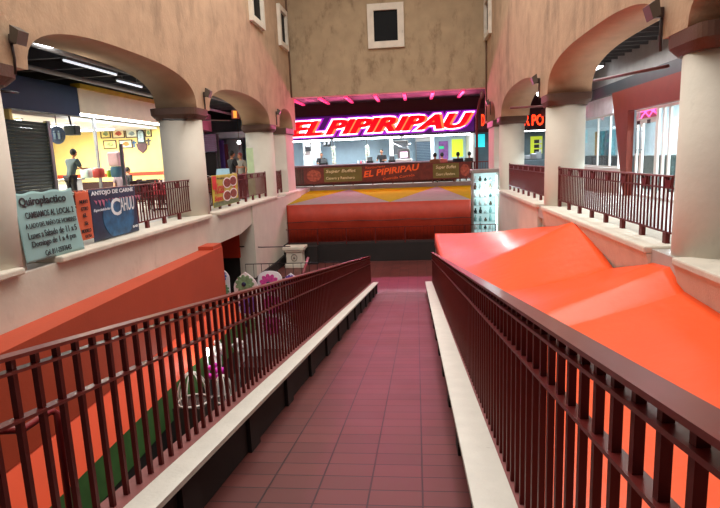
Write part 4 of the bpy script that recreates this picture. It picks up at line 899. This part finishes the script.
for px, py, lab in ((134, 144, 'small blue cross on the yellow wall'), (148.5, 142, 'small dark ornament at the right end of the yellow wall')):
    p = PX(px, py, y=RY-.02); MB_ = MB().box(p.x-.03, p.x+.03, RY-.03, RY-.001, p.z-.14, p.z+.14).box(p.x-.1, p.x+.1, RY-.03, RY-.002, p.z+.02, p.z+.08); tag(MB_.build('wall_cross', mat('cr'+str(px), '#4a7ab0' if px == 134 else '#4a4450', .5)), lab, 'ornament')
# restaurant lights
for y, lab in ((15.2, 'nearest'), (17.7, 'middle'), (20.2, 'farthest')):
    t = tube_light(-13.6, -11.2, y, 2.98, lab+' fluorescent tube in the yellow-walled restaurant', 230, col=(1, .97, .88))
ht = thing('strip_light', (SX+.1, 19, 2.7), 'bright strip of white light under the beige fascia, left hall', 'strip light')
on_shop(ye+.1, ye2-.2, zbt-.07, zbt-.005, .1, SX+.16).build('tube', TUBE, ht)
l = bpy.data.lights.new('strip_glow', 'AREA'); l.shape = 'RECTANGLE'; l.size = .3; l.size_y = 6; l.energy = 90; l.color = (.95, 1, 1); o = bpy.data.objects.new('strip_glow', l); COL.objects.link(o); o.parent = ht; o.location = (0, 0, zbt-2.8)
# round toilet sign: navy disc with two figures
p = PX(57.5, 135, y=15.4); ts = thing('round_sign', tuple(p), 'round navy restroom sign with two pale figures, hanging beside the shutter', 'sign')
MB().prism([(p.x+.24*math.cos(i*math.pi/20), p.z+.26*math.sin(i*math.pi/20)) for i in range(40)], 15.38, 15.41, 'y').build('disc', mat('sign_navy', '#123c78', .4), ts)
for s in (-.07, .07): MB().prism([(p.x+s-.03, p.z-.12), (p.x+s+.03, p.z-.12), (p.x+s+.04, p.z+.06), (p.x+s-.04, p.z+.06)], 15.36, 15.38, 'y').ball((p.x+s, 15.37, p.z+.1), .03, 8, (1, .3, 1)).build('figure', mat('sign_fig', '#6d8fc0', .5), ts)
MB().tube([(p.x, 15.4, p.z+.26), (p.x, 15.4, NZ)], .012, 6).build('rod', BLK, ts)
p = PX(72, 131, y=15.8); sp_ = thing('hanging_speaker', tuple(p), 'dark box hanging from the fascia right of the round sign', 'speaker')
MB().bbox(p.x-.2, p.x+.16, 15.7, 16.0, p.z-.12, p.z+.16, .03).build('case', mat('dark_green_box', '#2f3a34', .5), sp_); MB().tube([(p.x, 15.8, p.z+.1), (p.x-.05, 15.8, NZ+.1)], .03, 8).build('bracket', BLK, sp_)
for px, lab in ((98, 'slim grey post in front of the yellow restaurant, left of the picture wall'), (122.5, 'short grey post between the tables of the yellow restaurant')):
    p = PX(px, 160, x=SX-.1 if px == 98 else -8.3); zt = zbt if px == 98 else PX(122.5, 144, x=-8.3).z; tag(BOX(p.x-.04, p.x+.04, p.y-.04, p.y+.04, HF, zt).build('slim_post', GREY), lab, 'post')
# counter in restaurant & goods
cn = thing('bar_counter', (-12.4, 17, HF), 'white bar counter where the man in the cap leans, left restaurant', 'counter')
MB().bbox(-14.0, SX-.6, 16.6, 17.1, HF, 1.2, .03).build('front', mat('counter_white', '#e6ecea', .4), cn); MB().bbox(-14.1, SX-.55, 16.5, 17.2, 1.2, 1.25, .01).build('top', STEEL, cn)
for px, py, c_, w_, h_, lab in ((114, 150, '#f3c9d0', .38, .5, 'pale pink box-shaped cooler standing on a blue base, left restaurant'), (97, 158, '#b8403a', .3, .3, 'red crate beside the cooler'), (108.5, 165, '#b6d43a', .16, .22, 'lime green cup on the counter edge'), (85, 160, '#c7e2dc', .3, .3, 'pale glass case on the bar counter')):
    p = PX(px, py, y=16.8); zb_ = 1.25
    t = thing('counter_item', (p.x, 16.8, zb_), lab, 'container')
    if lab.startswith('pale pink'):
        MB().lathe([(.13, 0), (.15, .1), (.15, .3), (.13, .34)], (p.x, 16.8, zb_), 20, power=4).build('blue_base', mat('water_blue', '#4d7f9c', .3), t); MB().bbox(p.x-w_/2, p.x+w_/2, 16.65, 16.95, zb_+.345, zb_+.78, .05).build('pink_top', mat('pk', c_, .5), t)
    else: MB().lathe([(w_*.4, 0), (w_*.5, h_*.1), (w_*.5, h_*.85), (w_*.42, h_)], (p.x, 16.8, zb_), 16, power=2 if 'cup' in lab else 5).build('body', mat('ci'+c_, c_, .4), t); MB().lathe([(w_*.45, 0), (w_*.45, .02)], (p.x, 16.8, zb_+h_), 16).build('lid', WHITE, t)
# dining furniture in the left hall
def chair(x, y, rz, lab, c='#33201c', first=[None]):
    if first[0] is not None:
        return dup(first[0], (x, y, HF), lab, rz)
    t = thing('dining_chair', (0, 0, 0), lab, 'chair', 'dark chairs in the left hall'); cm = mat('chair_wood', c, .5, var=.2, scale=7)
    MB().bbox(-.2, .2, -.2, .2, .43, .47, .012).build('seat', mat('chair_seat', '#7c2630', .6, var=.2), t)
    for sx in (-1, 1):
        MB().tube([(sx*.18, -.18, 0), (sx*.175, -.175, .44)], .018, 8).build('leg', cm, t)
        MB().tube([(sx*.18, .2, 0), (sx*.18, .18, .45), (sx*.18, .24, .95)], .018, 8).build('leg', cm, t)
    m = MB(); m.bbox(-.18, .18, .215, .245, .84, .95, .01)
    for q in (-.1, 0, .1): m.box(q-.015, q+.015, .2, .22, .46, .85)
    m.build('backrest', cm, t); MB().box(-.17, .17, -.19, -.17, .2, .22).box(-.17, .17, .18, .2, .2, .22).build('stretcher', cm, t)
    t.location = (x, y, HF); t.rotation_euler = (0, 0, rz); first[0] = t; return t
def table(x, y, lab, cloth, first=[]):
    t = thing('dining_table', (x, y, HF), lab, 'table')
    MB().bbox(x-.38, x+.38, y-.38, y+.38, HF+.71, HF+.74, .01).build('tabletop', WOOD, t); MB().tube([(x, y, HF+.02), (x, y, HF+.71)], .035, 10).build('pedestal', BLK, t); MB().lathe([(.26, 0), (.22, .03), (.05, .05)], (x, y, HF), 20).build('base', BLK, t)
    m = MB(); m.box(x-.4, x+.4, y-.4, y+.4, HF+.741, HF+.746)
    for sx, sy in ((1, 0), (-1, 0), (0, 1), (0, -1)):
        if sx: m.box(x+sx*.4-.004, x+sx*.4+.004, y-.4, y+.4, HF+.5, HF+.745)
        else: m.box(x-.4, x+.4, y+sy*.4-.004, y+sy*.4+.004, HF+.5, HF+.745)
    o = m.build('tablecloth', mat('cloth'+cloth, cloth, .8, var=.5, scale=12)); tag(o, lab.replace('table', 'cloth over the table') if False else 'cloth on the '+lab, 'tablecloth')
    for q, c_ in enumerate(('#c22a35', '#f4f4f0')): tag(MB().lathe([(.03, 0), (.035, .1), (.015, .15), (.015, .19)], (x-.08+.15*q, y, HF+.747), 10).build('sauce_bottle', mat('sauce'+c_, c_, .3)), ('red' if q == 0 else 'white')+' sauce bottle on the '+lab, 'bottle')
spots = [(-8.3, 17.2, 'red-checked table nearest the left balustrade', '#c24a54'), (-7.9, 19.0, 'white-clothed table behind the left column', '#e6dede'), (-9.3, 19.6, 'dark red table by the yellow restaurant', '#8a2a36'), (-8.9, 21.3, 'red and white farthest left-hall table', '#d8c0c2')]
nth = ['near', 'far', 'left', 'right']
for i, (x, y, lab, c_) in enumerate(spots):
    table(x, y, lab, c_)
    for j, (dx, dy, rz) in enumerate(((0, -.62, math.pi), (0, .62, 0), (-.62, 0, math.pi/2), (.62, 0, -math.pi/2))):
        chair(x+dx, y+dy, rz+.1*(i-j), 'dark wooden chair, %s side of the %s' % (nth[j], lab))
# ceiling lamp disc near left + hall lights
p = PX(48, 45.5, x=-7.2); cl = thing('round_ceiling_lamp', tuple(p), 'round bright white ceiling lamp in the left hall, top left', 'ceiling light')
MB().lathe([(.24, .0), (.3, .02), (.3, .07), (.26, .1)], tuple(p), 28).build('diffuser', emis('disc_lamp', '#ffffff', 8), cl); MB().tube([(p.x, p.y, p.z+.1), (p.x, p.y, 4.36)], .02, 8).build('rod', BLK, cl)
l = bpy.data.lights.new('disc_glow', 'AREA'); l.shape = 'DISK'; l.size = .5; l.energy = 45; o = bpy.data.objects.new('disc_glow', l); COL.objects.link(o); o.parent = cl; o.location = (0, 0, -.05)
BEAM = mat('ceiling_beam', '#4d5054', .6, var=.2)
for i in range(14): tag(BOX(-15, LX-1.1, 8.5+i*1.4, 8.6+i*1.4, 4.12, 4.34).build('ceiling_beam', BEAM), 'dark steel beam across the ceiling of the left hall', 'beam', 'left hall ceiling beams')
for x_, lab in ((-7.4, 'long grey pipe under the left hall ceiling, nearer the courtyard'), (-9.1, 'long grey pipe under the left hall ceiling, nearer the shops')):
    tag(MB().tube([(x_, 8, 3.98), (x_, 30, 3.98)], .06, 8).build('ceiling_pipe', mat('pipe_grey', '#9a9c9a', .4)), lab, 'pipe')
for px, py, w_, lab in ((92, 68, 2.2, 'tube light under the left hall ceiling seen through the nearest arch'), (241, 100, 2.0, 'greenish tube light seen through the second left arch'), (130, 84, 1.4, 'short tube light near the beige fascia')):
    p = PX(px, py, z=3.95); t = thing('hall_tube_light', tuple(p), lab, 'ceiling light')
    MB().box(p.x-.06, p.x+.06, p.y-w_/2, p.y+w_/2, 3.97, 4.02).build('housing', GREY, t); MB().tube([(p.x, p.y-w_*.3, 4.02), (p.x, p.y-w_*.3, 4.36)], .01, 6).tube([(p.x, p.y+w_*.3, 4.02), (p.x, p.y+w_*.3, 4.36)], .01, 6).build('hanger', GREY, t); MB().tube([(p.x, p.y-w_/2, 3.95), (p.x, p.y+w_/2, 3.95)], .03, 8).build('tube', TUBE_S, t)
l = bpy.data.lights.new('left_hall_glow', 'AREA'); l.shape = 'RECTANGLE'; l.size = 2; l.size_y = 9; l.energy = 90; l.color = (.92, .97, 1); o = bpy.data.objects.new('left_hall_glow', l); COL.objects.link(o); o.location = (-8.2, 19, 3.93)
# beyond second left column: exit sign, shutter, cabinets, banner, people
p = PX(235.5, 114.5, y=22.5); es_ = thing('hanging_sign', tuple(p), 'small red and yellow square sign hanging in the second left arch', 'sign')
MB().bbox(p.x-.16, p.x+.16, 22.45, 22.52, p.z-.17, p.z+.17, .02).build('box', mat('sign_red', '#8e2f1e', .5, emit='#8e2f1e', es=.15), es_); MB().box(p.x-.07, p.x+.07, 22.43, 22.45, p.z-.14, p.z+.14).build('figure', emis('sign_yellow', '#ffb040', .5), es_); MB().tube([(p.x, 22.48, p.z+.2), (p.x, 22.48, 4.36)], .015, 6).build('rod', BLK, es_)
def lblock(name, y, r, d, mt, lab, cat): return block(name, y, r, d, mt, lab, cat)
psx = thing('roller_shutter', (-8.5, 26, HF), 'lilac-lit roller shutter behind the pink fascia, second left arch', 'shutter')
x0, x1, z0, z1 = rect(26, 199, 134, 216, 152); m = MB()
for i in range(9): m.box(x0, x1, 26+.03*(i % 2), 26.06, z0+(z1-z0)*i/9, z0+(z1-z0)*(i+.9)/9)
m.build('slats', mat('shutter_lilac_light', '#a58aae', .4), psx); MB().box(x1, x1+.08, 25.95, 26.1, HF, z1).build('guide', BLK, psx)  # slat colour carries the purple light on the shutter
lblock('vending_machine', 26.3, (204, 152, 216, 178), .5, BLK, 'black machine under the lilac shutter, second left arch', 'machine')
lblock('purple_curtain', 27, (217, 140, 223, 175), .1, mat('curtain_purple', '#46307c', .6), 'deep purple curtain right of the lilac shutter', 'curtain')
lblock('maroon_curtain', 27.15, (223.2, 144, 227, 175), .1, mat('curtain_red', '#5a1c24', .6), 'dark red curtain beside the purple one', 'curtain')
lblock('steel_cabinet', 27.4, (228, 139, 238, 168), .6, mat('cab_grey', '#70797b', .5), 'grey cabinet behind the two talking people', 'cabinet')
lblock('white_header', 27.6, (216, 131, 250, 139), .2, mat('wh_head', '#c9e0ea', .5), 'pale lit header board above the grey cabinet', 'board')
p = PX(225, 168, y=21.2); wt = thing('market_table', (p.x, 21.2, HF), 'pale blue covered table behind the yellow food banner', 'table')
m = MB(); m.hexa([(p.x-.45,20.9,HF),(p.x+.45,20.9,HF),(p.x+.45,21.7,HF),(p.x-.45,21.7,HF),(p.x-.25,20.95,1.35),(p.x+.38,20.95,1.35),(p.x+.38,21.6,1.35),(p.x-.25,21.6,1.35)]); m.build('cloth', mat('light_blue_cloth', '#a9d0e2', .6), wt)
p = PX(239, 142.5, y=24); bl = thing('bare_bulb', tuple(p), 'bright round bulb lit behind the talking people', 'lamp'); MB().ball(p, .08, 12).build('bulb', emis('bulb', '#ffffff', 12), bl); MB().tube([(p.x, p.y, p.z+.07), (p.x, p.y, 4.36)], .01, 6).build('cord', BLK, bl)
p0 = PX(246, 150, y=19.9); p1 = PX(251.5, 150, y=19.9); gb = thing('standing_banner', (p0.x, 19.9, HF), 'pale green standing banner beside the farthest left column', 'banner')
MB().box(p0.x, p1.x+.05, 19.9, 19.93, HF+.1, PX(248, 148, y=19.9).z).build('cloth', mat('mint_cloth', '#c4dcb0', .6, es=0), gb); MB().tube([(p0.x, 19.92, HF), (p0.x, 19.92, 2.0)], .015, 6).build('pole', STEEL, gb)
person(PX(231, 150, y=19.9).x, 19.9, HF, math.pi*.75, 'person in a black shirt standing with back turned behind the yellow banner', arms='fwd', h=1.76)
person(PX(240, 152, y=21.0).x, 21.0, HF, -.5, 'person facing the camera talking to the one in black behind the yellow banner', top='#8a8478', hair='#7a2028', h=1.7)
tag(BOX(-14.9, SX-.15, 14.6, 16.45, HF, HF+.22).build('raised_step', GREYF), 'low pale step in front of the bar counter, left restaurant', 'step')
person(PX(67, 150, y=15.9).x, 15.9, HF+.225, math.pi*.9, 'man in a dark cap and grey jacket leaning over the bar counter', top='#4e6068', cap='#23262c', arms='fwd', bend=.3, h=1.72)
person(PX(126, 160, y=20.8).x, 20.8, HF, 2.6, 'person in black sitting before the picture wall of the yellow restaurant', sit=True, h=1.75)
person(PX(118, 160, y=21.2).x, 21.2, HF, -2.6, 'person in grey sitting left of the one in black, yellow restaurant', top='#6a5a5e', sit=True, h=1.7)
person(PX(321, 160, y=31.6).x, 31.6, HF, .3, 'cook in black bending over the left part of the kitchen counter', arms='fwd', bend=.35, h=1.75)
person(PX(382, 156, y=31.4).x, 31.4, HF, -.2, 'cook in black cap and shirt in the middle of the kitchen', arms='fwd', cap='#101014', bend=.1, h=1.76)
for k_, (px, top, lab) in enumerate(((435, '#8c5a3c', 'diner in brown seen from behind below the shutter'), (442, '#b5544a', 'diner in red left of the lime poster'), (458, '#20242c', 'diner in dark clothes under the lime poster'), (469.5, '#3a3430', 'diner at the right end near the hooked post'))):
    yy_ = 28.8+.75*(k_ % 2); person(PX(px, 158, y=yy_).x, yy_, HF, math.pi, lab, top=top, h=1.85, sit=True)

# ================================================================== RIGHT HALL
WX = 6.2
def rz_(px, py): p = PX(px, py, x=WX); return p.y, p.z
poly = lambda pts: [rz_(*p) for p in pts]
struct(BOX(WX+3.4, WX+3.5, 5, 28, HF, 3.9).build('wall_shop_interior', mat('interior_white', '#cfdde4', .7)))
# white fascia and wall with shop window
zfb = rz_(588, 118.5)[1]; ZB = 3.17
rp = lambda px, py: tuple(PX(px, py, x=WX-.18).yz)
y_po = rz_(612, 95)[0]
struct(BOX(WX, WX+.15, y_po-.1, 27.5, zfb, ZB).build('wall_shop_fascia', mat('white_fascia', '#e6eaf2', .5)))
struct(BOX(WX-.12, WX+.15, 5, 28, ZB, 3.5).build('trim_hall_beam', mat('slate_beam', '#3c4248', .5)))
struct(BOX(WX-.0, WX+.15, 5, 28, 3.501, 4.34).build('wall_hall_upper', mat('upper_grey', '#9a9a9a', .6)))
struct(BOX(WX, WX+.15, rz_(620, 170)[0], 27.5, HF, rz_(612, 168)[1]).build('wall_shop_sill', WHITE))
struct(BOX(WX+.16, WX+3.4, 26.6, 26.7, HF, 3.76).build('wall_shop_end', mat('interior_white', '#cfdde4', .7)))
po = thing('red_portal', (WX, 15, HF), 'red-brown splayed portal framing the glass doors, right hall', 'portal')
o1, o2 = rp(612, 95), rp(620, 170); slp = (o1[0]-o2[0])/(o1[1]-o2[1]); yb_ = o2[0]-slp*(o2[1]-HF); yt_ = o2[0]+slp*(ZB-o2[1])
yin = rp(628, 110)[0]; zin = rp(640, 108)[1]
m = MB(); m.prism([(yt_, ZB-.001), (yb_, HF), (yin, HF), (yin, zin)], WX-.18, WX-.001, 'x'); m.prism([(yt_, ZB-.001), (yin, zin), (7, zin), (7, ZB-.001)], WX-.18, WX-.001, 'x'); m.build('splayed_frame', REDBR, po)
# glazed doors
def glazed(y0, y1, z0, z1, mull, t, fr=.05, x=WX+.05, mt=WHITE):
    m = MB().box(x, x+.06, y0, y1, z0, z0+fr).box(x, x+.06, y0, y1, z1-fr, z1)
    for q in [y0, y1-fr]+mull: m.box(x, x+.06, q, q+fr, z0+fr, z1-fr)
    m.build('frame', mt, t); MB().box(x+.025, x+.033, y0+fr, y1-fr, z0+fr, z1-fr).build('glass', GLASS, t)
yd0, yd1 = rz_(655, 120)[0], yin; ymid = rz_(640, 120)[0]; zd = rz_(640, 121)[1]
for k, (a, b) in enumerate(((yd0, ymid-.01), (ymid+.01, yd1-.03))):
    t = thing('glass_door', (WX, a, HF), 'white-framed glass door leaf, %s one under the pink transom' % ('nearer right' if k == 0 else 'left'), 'door')
    glazed(a, b, HF, zd, [], t, .07)
    hy = b-.14 if k == 0 else a+.14
    MB().tube([(WX-.02, hy, 1.35), (WX-.02, hy, 2.05)], .02, 8).tube([(WX-.02, hy, 1.45), (WX+.05, hy, 1.45)], .014, 6).tube([(WX-.02, hy, 1.95), (WX+.05, hy, 1.95)], .014, 6).build('handle', GREY, t)
t = thing('door_transom', (WX, yd0, zd), 'transom window with glowing pink lines above the glass doors', 'window'); glazed(yd0, yd1, zd+.01, zin, [], t)
m = MB(); yy = lambda f_: yd1+(yd0-yd1)*f_
for pts in ([(.08, .15), (.3, .75), (.5, .3), (.7, .8), (.92, .2)], [(.1, .8), (.9, .85)], [(.15, .45), (.45, .85)], [(.55, .85), (.85, .45)]): m.tube([(WX+.12, yy(a), zd+(zin-zd)*b) for a, b in pts], .018, 6)
m.build('pink_neon', emis('transom_neon', '#ff5aa0', 3), t)
m = MB().box(WX+.13, WX+.14, yd0+.05, yd1-.05, zd+.05, zin-.05); m.build('pink_film', mat('pink_film', '#e58ab0', .4, es=0), t)
t = thing('shop_window', (WX, 9, HF), 'large shop window right of the glass doors, next to the big column', 'window'); ya = 8.6; yb = yd0-.02; glazed(ya, yb, HF, zin, [rz_(668, 120)[0], rz_(662, 120)[0]], t, .07)
y_w0 = rz_(618, 140)[0]; y_w1 = 26.5
t = thing('shop_window', (WX, 20, 1), 'wide shop window left of the red portal with colourful goods inside', 'window'); glazed(y_w0+.1, y_w1, rz_(612, 168)[1]+.01, zfb-.01, [rz_(608, 140)[0], rz_(596, 140)[0]], t)
# shop interior lights & goods
for k, (x, y, lab) in enumerate(((7.6, 11.5, 'tube light inside the shop behind the glass doors'), (7.6, 16, 'tube light inside the shop behind the red portal'), (7.6, 21.5, 'tube light inside the shop behind the wide window'))):
    t = thing('shop_tube_light', (x, y, 3.2), lab, 'ceiling light'); MB().box(x-.05, x+.05, y-1.6, y+1.6, 3.23, 3.28).build('housing', WHITE, t); MB().tube([(x, y-1, 3.28), (x, y-1, 3.765)], .01, 6).tube([(x, y+1, 3.28), (x, y+1, 3.765)], .01, 6).build('hanger', GREY, t); MB().tube([(x, y-1.55, 3.2), (x, y+1.55, 3.2)], .03, 8).build('tube', TUBE, t)
    l = bpy.data.lights.new('shop_glow', 'AREA'); l.shape = 'RECTANGLE'; l.size = .3; l.size_y = 3; l.energy = 330; l.color = (.88, .96, 1); o = bpy.data.objects.new('shop_glow', l); COL.objects.link(o); o.parent = t; o.location = (0, 0, -.05)
struct(BOX(WX+.2, WX+3.4, 5, 28, 3.76, 3.8).build('ceiling_shop', WHITE))
for k, (px, c_, lab) in enumerate(((585, '#3f9a4a', 'green'), (589, '#4a6fc0', 'blue'), (594, '#c85a3a', 'orange-red'), (599, '#d8a040', 'amber'), (604, '#3a8a96', 'teal'), (611, '#4f7f88', 'grey-teal'))):
    y = PX(px, 150, x=WX+2.2).y; tag(MB().bbox(WX+2.0, WX+2.3, y-.27, y+.27, HF+.9, 2.3, .03).build('garment_rack', mat('goods%d' % k, c_, .6, var=.35, scale=6)), lab+' goods hanging in the wide shop window', 'goods')
tag(MB().bbox(WX+1.4, WX+1.9, 17.5, 26, HF, 1.25, .03).build('shop_counter', mat('dark_counter', '#2c3c3a', .5)), 'dark counter running behind the wide shop window', 'counter')
for nm, x, y, lab in (('door_notice', WX+.045, (yd0+ymid)/2, 'small dark notice on the right glass door leaf'), ('door_notice', WX+.045, (ymid+yd1)/2, 'small dark notice on the left glass door leaf')):
    tag(BOX(x-.01, x-.002, y-.1, y+.1, 2.14, 2.24).build(nm, BLK), lab, 'notice')
# right hall ceiling: louvre slats, beam, lamp
for i in range(26): tag(BOX(RX+1.02, WX-.1, 8+i*.55, 8.05+i*.55, 4.15, 4.34).build('ceiling_slat', mat('slat', '#5a5a5c', .5)), 'dark ceiling slat of the right hall', 'ceiling slat', 'right hall ceiling slats')
p = PX(594, 69, z=4.0); t = thing('square_downlight', tuple(p), 'small bright square light on the right hall ceiling', 'ceiling light'); MB().box(p.x-.16, p.x+.16, p.y-.35, p.y+.35, 4.0, 4.04).build('diffuser', emis('dl', '#ffffff', 8), t); MB().box(p.x-.18, p.x+.18, p.y-.37, p.y+.37, 4.041, 4.14).build('housing', GREY, t)
l = bpy.data.lights.new('right_hall_glow', 'AREA'); l.shape = 'RECTANGLE'; l.size = 1.2; l.size_y = 7; l.energy = 110; l.color = (1, .97, .93); o = bpy.data.objects.new('right_hall_glow', l); COL.objects.link(o); o.location = (5.2, 15, 3.9)
p0, p1 = PX(583, 83, x=4.9), PX(668, 66, x=4.9); tag(MB().tube([p0, p1], .035, 8).build('ceiling_pipe', mat('maroon_pipe', '#6a3030', .5)), 'maroon pipe crossing below the right hall ceiling', 'pipe')
p0 = PX(495, 107, x=4.2); p1 = PX(542, 107.5, x=4.2); tag(MB().tube([PX(510, 108, y=17), PX(546, 106, y=17)], .035, 8).build('tie_rod', mat('maroon_pipe', '#6a3030', .5)), 'thin dark horizontal rod across the farther right arch', 'rod')
p = PX(538.5, 94, y=20); t = thing('small_spotlight', tuple(p), 'small bright spot lamp seen through the farther right arch', 'lamp'); MB().ball(p, .07, 10).build('bulb', emis('bulb', '#ffffff', 12), t); MB().tube([(p.x, p.y, p.z+.06), (p.x, p.y, 4.36)], .012, 6).build('rod', BLK, t)
